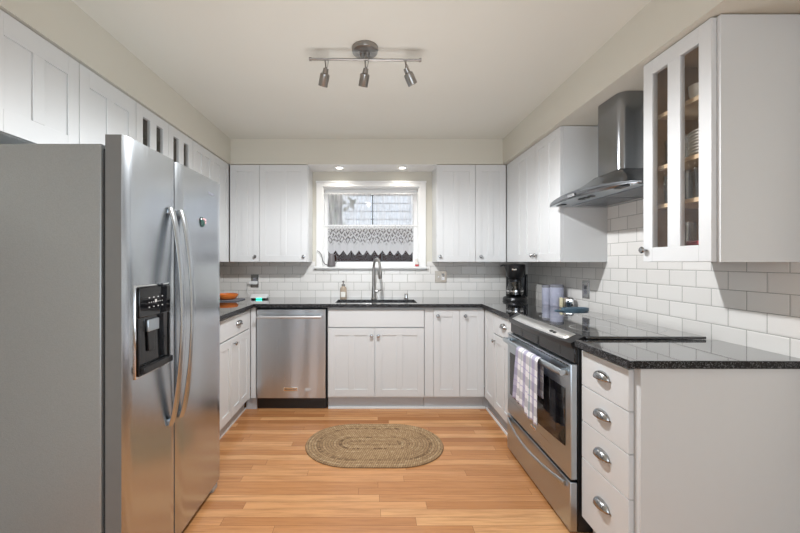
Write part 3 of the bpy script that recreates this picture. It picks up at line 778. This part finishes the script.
m = MB(); m.box(RX-0.002-1.25, 0.952-1.25, RY0-2.02, RY1-2.02, 0.022, 0.250, 0.004); dw = m.build('storage_drawer', 'steel_h', t)
m = MB(); pts = []
for i in range(29):
    u = i/28; k = math.sin(pi*u)
    pts.append(L(0.912-0.034*k**0.7, RY0+0.035+(RY1-RY0-0.07)*u, 0.226-0.020*k))
m.tube(pts, 0.010, 12, flat=(0.7, 1.3)); m.build('handle', 'steel_h', dw)
for x in (0.99, 1.5):
    for y in (RY0+0.05, RY1-0.05): MB().cyl((x-1.25, y-2.02, 0), (x-1.25, y-2.02, 0.022), 0.018).build('foot', 'black', t)

# tea towel over the oven handle
def towel():
    bm = bmesh.new(); uv = bm.loops.layers.uv.new('UVMap'); nx, nz = 34, 46
    hx, hz = 0.8825, 0.752
    def P(u, v):
        # v 0..1 from the back hem over the bar to the front hem
        y0, y1 = 1.825, 2.135; s = v*0.56
        w_ = 0.006*math.sin(u*19+v*2)+0.004*math.sin(u*37+1)
        back, arc = 0.20, 0.055; fl = 0.56-back-arc
        squeeze = 1.0
        if s < back: x = hx+0.018; z = hz-(back-s); y = y0+(y1-y0)*(0.12+0.76*u); x += w_*0.2
        elif s < back+arc:
            a = pi*(s-back)/arc; x = hx+0.018*math.cos(a)-0.001; z = hz+0.018*math.sin(a); k = (s-back)/arc; y = y0+(y1-y0)*((0.12+0.76*u)*(1-k)+(0.06+0.88*u)*k)
        else:
            q = (s-back-arc)/fl; x = hx-0.020-abs(w_)*(0.3+1.2*q)-0.004*q; z = hz-(s-back-arc)-0.012*q*math.sin(u*6.0)-0.02*(1-u)*q
            y = y0+(y1-y0)*((0.06+0.88*u)*(1-q)+(-0.02+1.04*u)*q)
        return Vector((x, y, z))
    V = [[bm.verts.new(P(i/nx, j/nz)-Vector((hx,1.98,0.4))) for j in range(nz+1)] for i in range(nx+1)]
    for i in range(nx):
        for j in range(nz):
            f = bm.faces.new((V[i][j], V[i+1][j], V[i+1][j+1], V[i][j+1])); f.smooth = True
            for l, (a, b) in zip(f.loops, ((i,j),(i+1,j),(i+1,j+1),(i,j+1))): l[uv].uv = (a/nx, b/nz*1.6)
    me = bpy.data.meshes.new('tea_towel'); bm.to_mesh(me); bm.free(); me.materials.append(M['plaid'])
    o = bpy.data.objects.new('tea_towel', me); C.objects.link(o); o.location = (hx, 1.98, 0.4)
    s_ = o.modifiers.new('thickness', 'SOLIDIFY'); s_.thickness = 0.0025
    tag(o, 'white and purple-grey plaid tea towel hanging over the oven handle', 'towel')
towel()

# ---------------------------------------------------------------- range hood
t = thing('range_hood', 'stainless steel chimney range hood over the cooktop', 'range hood', (XR-0.009, 2.0, 1.635))
HL = lambda x, y, z: Vector((x-(XR-0.009), y-2.0, z-1.635))
XW = XR-0.009
def polyline(segs):
    out = []
    for p, q, n_, f in segs:
        for i in range(n_):
            u = i/n_; out.append(f(u) if f else (p[0]+(q[0]-p[0])*u, p[1]+(q[1]-p[1])*u))
    return out
def frontc(u):
    y = 2.385+(1.664-2.385)*u; x = 1.197-0.045*math.sin(pi*u)**0.8+0.055*u**3
    return (x, y)
outer = polyline([((XW,2.385),(1.197,2.385),6,None), (None,None,24,frontc), ((1.252,1.664),(XW,1.664),6,None)])+[(XW,1.664)]
inner = polyline([((XW,2.125),(1.335,2.125),6,None), ((1.335,2.125),(1.335,1.90),24,None), ((1.335,1.90),(XW,1.90),6,None)])+[(XW,1.90)]
N_ = len(outer)
def liph(i):
    u = min(1, max(0, (i-6)/24)); return 0.016+0.024*math.sin(pi*u)**0.7
m = MB(); rows = [[HL(o[0], o[1], 1.637) for o in outer], [HL(o[0], o[1], 1.637+liph(i)) for i, o in enumerate(outer)]]
m.grid(rows)
rows = []
for k in range(13):
    s = k/12; row = []
    for i in range(N_):
        o, c = outer[i], inner[i]; zl = 1.637+liph(i); e = s**0.85*0.55+0.45*s*s
        row.append(HL(o[0]+(c[0]-o[0])*s, o[1]+(c[1]-o[1])*s, zl+(1.772-zl)*e))
    rows.append(row)
m.grid(rows); bmesh.ops.remove_doubles(m.bm, verts=m.bm.verts, dist=1e-5)
bmesh.ops.recalc_face_normals(m.bm, faces=m.bm.faces)
o = m.build('canopy', 'hood', t, angle=0.5); s_ = o.modifiers.new('thickness', 'SOLIDIFY'); s_.thickness = 0.002; can = o
# underside plate with filters
m = MB(); m.prism([(p[0]-XW, p[1]-2.0) for p in outer], 0.002, 0.006); pl = m.build('underside_plate', 'steel_h', t)
for y0, y1 in ((-0.30,-0.01), (0.01,0.30)):
    m = MB(); m.box(1.30-XW, XW-0.05-XW, y0, y1, -0.003, 0.002, 0.001)
    for k in range(12): m.box(1.31-XW+k*0.018, 1.316-XW+k*0.018, y0+0.01, y1-0.01, -0.0045, -0.003)
    m.build('filter', 'hood', pl, smooth=False)
for y in (-0.27, -0.03, 0.02, 0.06, 0.28): 
    w_ = 0.035 if abs(y) > 0.2 else 0.014
    MB().box(1.205-XW, 1.235-XW, y-w_, y+w_, -0.004, 0.002, 0.002).build('lamp_lens' if w_ > 0.02 else 'button', 'gloss_black', pl)
MB().box(1.1515-XW, 1.154-XW, 0.02, 0.09, 0.012, 0.028, 0.001).build('badge', 'chrome', t)
# chimney with rounded front corners
pc = []
r = 0.045
for (cx, cy, a0) in ((1.335+r, 1.90+r, 270), ):
    for k in range(9): a = math.radians(270-k*90/8); pc.append((cx+r*math.cos(a), cy+r*math.sin(a)))
for k in range(9): a = math.radians(180-k*90/8); pc.append((1.335+r+r*math.cos(a), 2.125-r+r*math.sin(a)))
pc = [(XW, 1.90)] + pc + [(XW, 2.125)]
m = MB(); m.prism([(p[0]-XW, p[1]-2.0) for p in pc], 1.765-1.635, SZ-0.001-1.635); m.build('chimney', 'hood', t, angle=0.5)

# ---------------------------------------------------------------- track light
t = thing('track_light', 'brushed nickel ceiling track light with three spot heads', 'light', (-0.035, 1.916, ZC))
MB().lathe([(0,0),(0.070,0),(0.072,-0.010),(0.068,-0.024),(0.050,-0.030),(0,-0.031)], (0,0,0), 40).build('canopy', 'nickel', t)
MB().cyl((0,0,-0.028), (0,0,-0.062), 0.008).cyl((0.022,0,-0.028),(0.022,0,-0.062),0.004).cyl((-0.022,0,-0.028),(-0.022,0,-0.062),0.004).build('stem', 'nickel', t)
m = MB(); m.cyl((-0.292,0,-0.060), (0.296,0,-0.066), 0.0065); m.lathe([(0,-0.008),(0.010,-0.006),(0.010,0.006),(0,0.008)], (-0.295,0,-0.060), 16, axis=(1,0,0)); m.lathe([(0,-0.008),(0.010,-0.006),(0.010,0.006),(0,0.008)], (0.298,0,-0.066), 16, axis=(1,0,0))
m.build('bar', 'nickel', t)
for sx, dx in ((-0.215, -0.32), (0.0, -0.22), (0.218, 0.55)):
    zt = -0.064
    d = Vector((dx, 0.62 if dx < 0 else 0.36, -1)).normalized(); p0 = Vector((sx+0.004, 0, zt-0.050))
    h = MB().lathe([(0,-0.006),(0.014,-0.004),(0.016,0.020),(0.024,0.024),(0.026,0.03),(0.026,0.086),(0.023,0.086),(0.022,0.07),(0,0.068)], p0, 28, axis=d).build('lamp_head', 'nickel', t)
    MB().cyl(Vector((sx,0,zt)), p0+Vector((0,0,0.004)), 0.0045, seg=12).build('stem', 'nickel', h)
    MB().tube([p0+d*0.01, p0+d*0.0+Vector((0.010,-0.012,0.005)), p0+Vector((0.016 if dx<0 else -0.016,-0.016,0.045))], 0.002, 8).lathe([(0,-0.006),(0.006,0),(0,0.006)], p0+Vector((0.004,-0.012,0.004)), 12).build('lever', 'nickel', h)
    MB().lathe([(0,0.0),(0.021,0.0),(0.018,0.004),(0,0.005)], p0+d*0.075, 24, axis=d).build('bulb', 'bulb', h)

# recessed lamps over the window
for k, x in enumerate((-0.31, 0.30)):
    t = thing('recessed_light', 'round recessed light above the window, over the %s half of the sash' % ('left' if k == 0 else 'right'), 'light', (x, 3.43, SZ-0.006), group='recessed lights above the window')
    MB().lathe([(0.034,0),(0.052,0),(0.052,-0.003),(0.036,-0.006),(0.034,-0.003)], (0,0,0), 32).build('trim_ring', 'trim', t)
    MB().lathe([(0,-0.001),(0.034,-0.001),(0.030,-0.004),(0,-0.005)], (0,0,0), 28).build('lens', 'bulb', t)
    light('recessed_glow', 'SPOT', (x, 3.43, SZ-0.02), 3.0, (1.0,0.95,0.86), (0,0,0), spot_size=2.6, spot_blend=0.6, shadow_soft_size=0.03)

# ---------------------------------------------------------------- curtains
def curtain(name, mat, x0, x1, ztop, zbot, folds, amp, scal=0, yc=3.632, parent=None, seed=1):
    random.seed(seed); bm = bmesh.new(); uv = bm.loops.layers.uv.new('UVMap'); nx, nz = 180, 18
    ph = [random.uniform(0, 6.28) for _ in range(3)]
    def P(u, v):
        x = x0+(x1-x0)*u; zb = zbot
        if scal:
            f = (u*scal) % 1.0; zb = zbot+0.052*abs(2*f-1)**1.25
        z = ztop+(zb-ztop)*v
        y = yc+amp*(0.6+0.4*v)*(math.sin(u*folds*6.283+ph[0]+0.4*v)+0.4*math.sin(u*folds*14.1+ph[1]))
        return Vector((x, y, z))
    V = [[bm.verts.new(P(i/nx, j/nz)) for j in range(nz+1)] for i in range(nx+1)]
    for i in range(nx):
        for j in range(nz):
            f = bm.faces.new((V[i][j], V[i+1][j], V[i+1][j+1], V[i][j+1])); f.smooth = True
            for l, (a, b) in zip(f.loops, ((i,j),(i+1,j),(i+1,j+1),(i,j+1))): l[uv].uv = ((x0+(x1-x0)*a/nx)*1.1+0.5, 1-b/nz)
    me = bpy.data.meshes.new(name); bm.to_mesh(me); bm.free(); me.materials.append(M[mat])
    o = bpy.data.objects.new(name, me); C.objects.link(o); o.parent = parent; return o
def rod(z, label): 
    o = MB().cyl((-0.484,0,0),(0.474,0,0),0.005,seg=12).build('curtain_rod','trim',loc=(0,3.632,z)); tag(o, label, 'curtain rod'); return o
rod(1.972, 'thin white rod carrying the upper sheer curtains'); rod(1.642, 'thin white rod carrying the lower lace tier')
o = curtain('sheer_curtain', 'sheer', -0.448, -0.006, 1.977, 1.635, 7, 0.004, seed=4); tag(o, 'left sheer white panel across the upper half of the sink window', 'curtain')
o = curtain('sheer_curtain', 'sheer', 0.022, 0.430, 1.977, 1.635, 6, 0.004, seed=9); tag(o, 'right sheer white panel across the upper half of the sink window', 'curtain')
o = curtain('lace_curtain', 'lace', -0.448, 0.430, 1.648, 1.338, 11, 0.004, scal=11, seed=2); tag(o, 'white lace cafe curtain with scalloped hem across the lower window half', 'curtain')

# ---------------------------------------------------------------- things at the sink and sill
t = thing('kitchen_faucet', 'tall brushed steel gooseneck faucet behind the sink', 'faucet', (0.022, 3.43, CT))
m = MB(); m.lathe([(0,0),(0.026,0),(0.027,0.006),(0.021,0.012),(0.0185,0.10),(0.016,0.14)], (0,0,0), 28); m.build('base', 'nickel', t)
pts = [(0,0,0.10),(0,0,0.2),(0.001,0,0.28)]
for i in range(13):
    a = pi*i/12; pts.append((0.028*(1-math.cos(a)), -0.07*(1-math.cos(a)), 0.30+0.085*math.sin(a)))
pts += [(0.058,-0.145,0.27)]
MB().tube(pts, [0.0165]*3+[0.0125]*14, 16).build('spout', 'nickel', t)
MB().lathe([(0,0),(0.013,0.0),(0.0165,-0.02),(0.0175,-0.075),(0.015,-0.085),(0,-0.085)], (0.058,-0.145,0.285), 24).build('spray_head', 'nickel', t)
MB().cyl((0.015,0,0.072),(0.036,0,0.072),0.012).tube([(0.034,0,0.072),(0.05,-0.01,0.080),(0.075,-0.02,0.090)], [0.008,0.006,0.0055], 12).build('handle', 'nickel', t)

t = thing('air_gap', 'short chrome cylinder cap on the worktop right of the faucet', 'air gap', (0.335, 3.43, CT))
MB().lathe([(0,0),(0.019,0),(0.019,0.05),(0.017,0.055),(0,0.056)], (0,0,0), 28).build('cap', 'chrome', t)
MB().lathe([(0,0),(0.023,0),(0.023,0.004),(0.019,0.006)], (0,0,0), 28).build('flange', 'nickel', t)

t = thing('soap_dispenser', 'amber glass soap bottle with pump beside the sink', 'soap bottle', (-0.272, 3.43, CT))
MB().lathe([(0,0),(0.031,0),(0.033,0.006),(0.033,0.095),(0.027,0.112),(0.014,0.120),(0.014,0.128)], (0,0,0), 28).build('bottle', 'amber', t)
MB().box(-0.022,0.022,-0.0345,-0.031,0.02,0.07,0.001).build('paper_label', 'porcelain', t)
MB().cyl((0,0,0.126),(0,0,0.142),0.016).cyl((0,0,0.14),(0,0,0.168),0.004).tube([(0,0,0.168),(0.0,-0.02,0.170),(0,-0.035,0.163)],0.006,10).lathe([(0,0.16),(0.012,0.16),(0.012,0.174),(0,0.176)]).build('pump', 'nickel', t)

t = thing('watering_can', 'small grey tapered watering can with long curved spout on the window sill', 'watering can', (-0.402, 3.562, 1.2265))
MB().lathe([(0,0),(0.040,0),(0.041,0.004),(0.026,0.128),(0.024,0.128),(0.036,0.008),(0,0.008)], (0,0,0), 28).build('body', 'can_grey', t)
MB().tube([(-0.035,0,0.012),(-0.062,0,0.020),(-0.082,-0.002,0.045),(-0.092,-0.003,0.085),(-0.105,-0.004,0.125),(-0.125,-0.005,0.150),(-0.142,-0.006,0.156)], [0.006,0.005,0.0045,0.004,0.004,0.0035,0.004], 10).build('spout', 'can_grey', t)
MB().tube([(0.026,0,0.118),(0.05,0,0.115),(0.058,0,0.07),(0.040,0,0.02)], 0.003, 8).build('handle', 'can_grey', t)
t = thing('figurine', 'tiny white rounded figurine with red base at the right end of the sill', 'figurine', (0.455, 3.562, 1.2265))
MB().lathe([(0,0.02),(0.018,0.02),(0.021,0.034),(0.016,0.048),(0.012,0.052),(0.016,0.060),(0.014,0.072),(0,0.078)], (0,0,0), 20).build('body', 'porcelain', t)
MB().lathe([(0,0),(0.019,0),(0.020,0.016),(0.017,0.0215),(0,0.0215)], (0,0,0), 20).build('base', 'red', t)

# outlets
def plate(name, label, loc, rz, w, h, gang, mat='pewter', cat='outlet'):
    t = thing(name, label, cat, loc, rz); MB().box(-w/2, w/2, -0.006, -0.0005, -h/2, h/2, 0.002).build('cover_plate', mat, t)
    for g in range(gang):
        cx = (g-(gang-1)/2)*0.046
        if name == 'wall_outlet' or g == 1:
            m = MB(); m.box(cx-0.016, cx+0.016, -0.008, -0.0055, 0.004, 0.032, 0.002); m.box(cx-0.016, cx+0.016, -0.008, -0.0055, -0.032, -0.004, 0.002); s_ = m.build('socket', 'white_plastic' if gang == 2 else 'slate', t)
            m = MB()
            for zc in (0.018, -0.018):
                for dx in (-0.006, 0.006): m.box(cx+dx-0.0012, cx+dx+0.0012, -0.0085, -0.0078, zc-0.004, zc+0.005)
            m.build('slots', 'ink', s_, smooth=False)
        else: MB().box(cx-0.005, cx+0.005, -0.016, -0.0055, -0.010, 0.010, 0.002).build('switch', 'white_plastic', t)
    return t
plate('wall_outlet', 'metal outlet plate with white charger plugged in, on tile above the router', (-1.180, YB-0.008, 1.078), 0, 0.078, 0.130, 1)
plate('switch_outlet', 'double switch and outlet plate on tile right of the window', (0.700, YB-0.008, 1.120), 0, 0.118, 0.120, 2, 'chrome')
plate('wall_outlet', 'metal outlet plate on the right wall tile near the canisters', (XR-0.008, 2.62, 1.066), -pi/2, 0.084, 0.130, 1)
t = thing('phone_charger', 'white plug-in charger in the back wall outlet', 'charger', (-1.190, YB-0.0165, 1.062))
MB().box(-0.040, 0.042, -0.035, 0, -0.016, 0.016, 0.005).build('body', 'white_plastic', t)
MB().tube([(-0.030,-0.02,-0.012),(-0.045,-0.03,-0.05),(-0.055,-0.03,-0.09),(-0.03,-0.035,-0.115),(0.01,-0.05,-0.138),(0.04,-0.07,-0.141),(0.05,-0.09,-0.142)], 0.0022, 8).build('cord', 'white_plastic', t)
t = thing('router', 'small white wedge router glowing green on the left worktop', 'router', (-1.075, 3.42, CT))
m = MB(); m.prism([(-0.05,0.012),(-0.05,0.018),(0.0,0.048),(0.035,0.045),(0.045,0.012)], -0.08, 0.08, 'yz', 0.004); m.build('case', 'white_plastic', t)
MB().box(-0.070, 0.070, -0.044, 0.04, 0.0, 0.012, 0.002).build('base', 'black', t)
MB().box(-0.022, 0.034, -0.0505, -0.044, 0.004, 0.0135, 0.001).build('indicator_light', 'led_green', t)
t = thing('shallow_dish', 'shallow orange dish on the left worktop next to the refrigerator', 'bowl', (-1.345, 3.30, CT+0.0105))
MB().lathe([(0,0),(0.06,0),(0.085,0.012),(0.100,0.035),(0.101,0.048),(0.094,0.050),(0.085,0.030),(0.05,0.014),(0,0.013)], (0,0,0), 40).build('dish', 'orange', t)
o = MB().box(-0.125, 0.125, -0.10, 0.10, 0, 0.010, 0.003).build('trivet', 'slate', loc=(-1.335, 3.30, CT)); tag(o, 'dark grey square trivet under the orange dish', 'trivet')

# coffee maker in the corner
t = thing('coffee_maker', 'black drip coffee maker with glass carafe in the right corner', 'coffee maker', (1.335, 3.30, CT), -0.45)
MB().lathe([(0,0),(0.112,0),(0.115,0.012),(0.108,0.030),(0.085,0.038),(0,0.040)], (0,-0.02,0), 40, sx=0.95, sy=1.0).build('base', 'black', t)
m = MB(); m.box(-0.085, 0.085, 0.035, 0.12, 0.02, 0.33, 0.018); m.box(0.086, 0.105, 0.05, 0.11, 0.03, 0.24, 0.006); m.build('water_tank', 'black', t)
m = MB(); m.lathe([(0,0.205),(0.055,0.205),(0.072,0.225),(0.088,0.30),(0.090,0.325),(0.082,0.335),(0,0.338)], (0,-0.02,0), 36); m.build('brew_basket', 'black', t)
MB().tube([(-0.06,-0.06,0.325),(-0.10,-0.08,0.328),(-0.12,-0.09,0.318)], 0.006, 8).build('lid_tab', 'black', t)
MB().box(-0.02, 0.02, -0.106, -0.100, 0.282, 0.296, 0.001).build('badge', 'chrome', t)
m = MB(); m.lathe([(0,0.043),(0.055,0.043),(0.070,0.06),(0.072,0.10),(0.055,0.155),(0.050,0.175),(0.048,0.175),(0.052,0.155),(0.069,0.10),(0.067,0.062),(0.053,0.046),(0,0.046)], (0,-0.03,0), 36); cf = m.build('carafe', 'carafe', t)
MB().lathe([(0.049,0.172),(0.054,0.172),(0.054,0.195),(0,0.198)], (0,-0.03,0), 32).build('lid', 'black', cf)
MB().lathe([(0.071,0.085),(0.074,0.085),(0.074,0.097),(0.071,0.097)], (0,-0.03,0), 36).build('band', 'chrome', cf)
MB().tube([(0.03,-0.075,0.185),(0.045,-0.115,0.18),(0.05,-0.125,0.13),(0.04,-0.10,0.075)], 0.008, 10, flat=(1,1.4)).build('handle', 'black', cf)
MB().lathe([(0,0),(0.008,0),(0.008,0.004),(0,0.005)], (0.0,-0.132,0.022), 16, axis=(0,-1,0.3)).build('power_button', 'slate', t)

def canister(x, y, r, h, label):
    t = thing('canister', label, 'canister', (x, y, CT), group='lavender canisters on the worktop')
    MB().lathe([(0,0),(r*0.94,0),(r,0.006),(r,h*0.82),(r*0.96,h*0.86)], (0,0,0), 32).build('jar', 'lavender', t)
    MB().lathe([(r*0.95,h*0.855),(r*1.01,h*0.86),(r*1.02,h*0.93),(r*0.9,h*0.985),(0,h)], (0,0,0), 32).build('lid', 'slate', t)
canister(1.500, 2.875, 0.050, 0.178, 'larger lavender canister with grey lid, nearer the outlet')
canister(1.487, 2.995, 0.045, 0.165, 'smaller lavender canister with grey lid, nearer the coffee maker')
t = thing('metal_container', 'small chrome and cream rounded container in front of the lavender canisters', 'container', (1.512, 2.745, CT), -0.3)
MB().box(-0.030, 0.045, -0.035, 0.035, 0, 0.088, 0.018).build('body', 'chrome', t); MB().box(-0.052, -0.030, -0.030, 0.030, 0.002, 0.082, 0.010).build('end_cap', simple('cream_enamel', (0.72,0.66,0.45), 0.3), t)
MB().lathe([(0,0),(0.008,0),(0.008,0.004),(0,0.005)], (0.025,-0.035,0.03), 14, axis=(0,-1,0)).lathe([(0,0),(0.008,0),(0.008,0.004),(0,0.005)], (0.0,-0.035,0.055), 14, axis=(0,-1,0)).build('dial', 'black', t)
t = thing('spoon_rest', 'long slate-blue spoon rest lying flat on worktop behind the cooktop', 'spoon rest', (1.425, 2.52, CT), 0.05)
m = MB(); m.lathe([(0,0.0),(0.09,0.0),(0.10,0.012),(0.098,0.032),(0.088,0.032),(0.07,0.014),(0,0.012)], (0.02,0,0), 40, sy=0.42); m.build('dish', 'blue_grey', t)
m = MB(); m.box(-0.125,-0.06,-0.016,0.016,0.002,0.018,0.007); m.build('grip', 'blue_grey', t)

# dishes in the display cabinet (behind the glass)
def at(y, x, z): return (x, y, UZ0+z)
PL = [(0,0),(0.05,0),(0.062,0.004),(0.097,0.009),(0.099,0.012),(0.097,0.0145),(0.06,0.010),(0,0.004)]
words = ['bottom','second lowest','third lowest','fourth lowest','fifth lowest','third highest','second highest','top']
for k in range(8):
    o = MB().lathe(PL, (0,0,0), 36).build('dinner_plate', 'porcelain', loc=at(1.44, 1.415, 0.4375+k*0.0125)); tag(o, 'white dinner plate in the display cabinet stack, %s of eight' % words[k], 'plate', 'stack of plates in the display cabinet')
def mug(y, x, z, label, a=0):
    t = thing('teacup', label, 'cup', at(y, x, z), a, 'cups on the top display shelf')
    MB().lathe([(0,0),(0.024,0),(0.034,0.02),(0.038,0.06),(0.035,0.06),(0.030,0.02),(0,0.005)], (0,0,0), 24).build('cup', 'porcelain', t)
    MB().tube([(0.035,0,0.05),(0.055,0,0.045),(0.055,0,0.02),(0.032,0,0.015)], 0.004, 8).build('handle', 'porcelain', t)
mug(1.385, 1.35, 0.6725, 'white teacup nearest the camera on the top display shelf'); mug(1.47, 1.36, 0.6725, 'middle white teacup on the top display shelf'); mug(1.44, 1.46, 0.6725, 'white teacup at the back of the top display shelf')
def tumbler(y, x, z, h, where, g):
    o = MB().lathe([(0,0),(0.026,0),(0.033,h),(0.031,h),(0.025,0.006),(0,0.006)], (0,0,0), 24).build('drinking_glass', 'clear', loc=at(y, x, z)); tag(o, where, 'glass', g)
G1 = 'glasses in the display cabinet'
for y, nm in ((1.365,'nearest the camera'), (1.445,'second from the camera'), (1.525,'third from the camera'), (1.60,'farthest from the camera')):
    tumbler(y, 1.355, 0.2625, 0.125, 'clear tumbler on the lower middle shelf of the display cabinet, %s' % nm, G1)
    tumbler(y, 1.355, 0.0205, 0.15, 'tall clear glass on the cabinet floor front row, %s' % nm, G1) if y == 1.525 else None
for y, nm in ((1.545,'nearer'), (1.598,'farther')): tumbler(y, 1.36, 0.4375, 0.11, 'clear glass beside the plate stack, %s of the two' % nm, G1)
for k, (mt, lb) in enumerate((('yellow','ochre box lying lowest under the glasses in the display cabinet'), ('shelf_wood','tan box in the middle of the flat pile in display cabinet'), ('red','dark red box on top of the flat pile in display cabinet'))):
    o = MB().box(-0.10, 0.08, -0.07, 0.07, 0, 0.024-0.003*k, 0.003).build('flat_box', mt, loc=(1.42, 1.42, UZ0+0.0205+k*0.0245), ); tag(o, lb, 'box')

# ---------------------------------------------------------------- braided rug
def rug():
    bm = bmesh.new(); uv = bm.loops.layers.uv.new('UVMap'); R, HL_ = 0.290, 0.150; rings = 17
    rw = R/rings; ns, na = 36, 44; seg = 2*(ns+na)
    def contour(r, k):      # point on the oval of radius r, same share of every straight and arc at every radius
        if k < ns: return -HL_+2*HL_*k/ns, -r
        k -= ns
        if k < na: a = -pi/2+pi*k/na; return HL_+1.13*r*math.cos(a), r*math.sin(a)
        k -= na
        if k < ns: return HL_-2*HL_*k/ns, r
        a = pi/2+pi*(k-ns)/na; return -HL_+1.13*r*math.cos(a), r*math.sin(a)
    def arclen(r, k):
        a = min(k, ns)*2*HL_/ns; k -= ns
        if k > 0: a += min(k, na)*pi*r/na; k -= na
        if k > 0: a += min(k, ns)*2*HL_/ns; k -= ns
        if k > 0: a += k*pi*r/na
        return a
    sub = 4; rows = []
    for q in range(rings*sub+1):
        r = max(0.0008, R*q/(rings*sub)); f = (q % sub)/sub
        z = 0.006+0.005*math.sin(pi*f) if q < rings*sub else 0.001
        rows.append([bm.verts.new((*contour(r, k), z)) for k in range(seg)])
    for q in range(rings*sub):
        a, b = rows[q], rows[q+1]; ring = q//sub; rm = (ring+0.5)*rw
        n = max(4, round(arclen(rm, seg)/0.014)); c = n/arclen(rm, seg)
        v0, v1 = ring+(q % sub)/sub+1e-4, ring+(q % sub+1)/sub-1e-4
        for k in range(seg):
            k2 = (k+1) % seg; f = bm.faces.new((a[k], b[k], b[k2], a[k2])); f.smooth = True
            u0, u1 = arclen(rm, k)*c, arclen(rm, k+1)*c
            for l, u_ in zip(f.loops, ((u0, v0), (u0, v1), (u1, v1), (u1, v0))): l[uv].uv = u_
    me = bpy.data.meshes.new('braided_rug'); bm.normal_update(); bm.to_mesh(me); bm.free(); me.materials.append(M['braid'])
    o = bpy.data.objects.new('braided_rug', me); C.objects.link(o); o.location = (0.02, 2.475, 0.0015)
    tag(o, 'oval braided brown jute rug on the oak floor', 'rug')
rug()
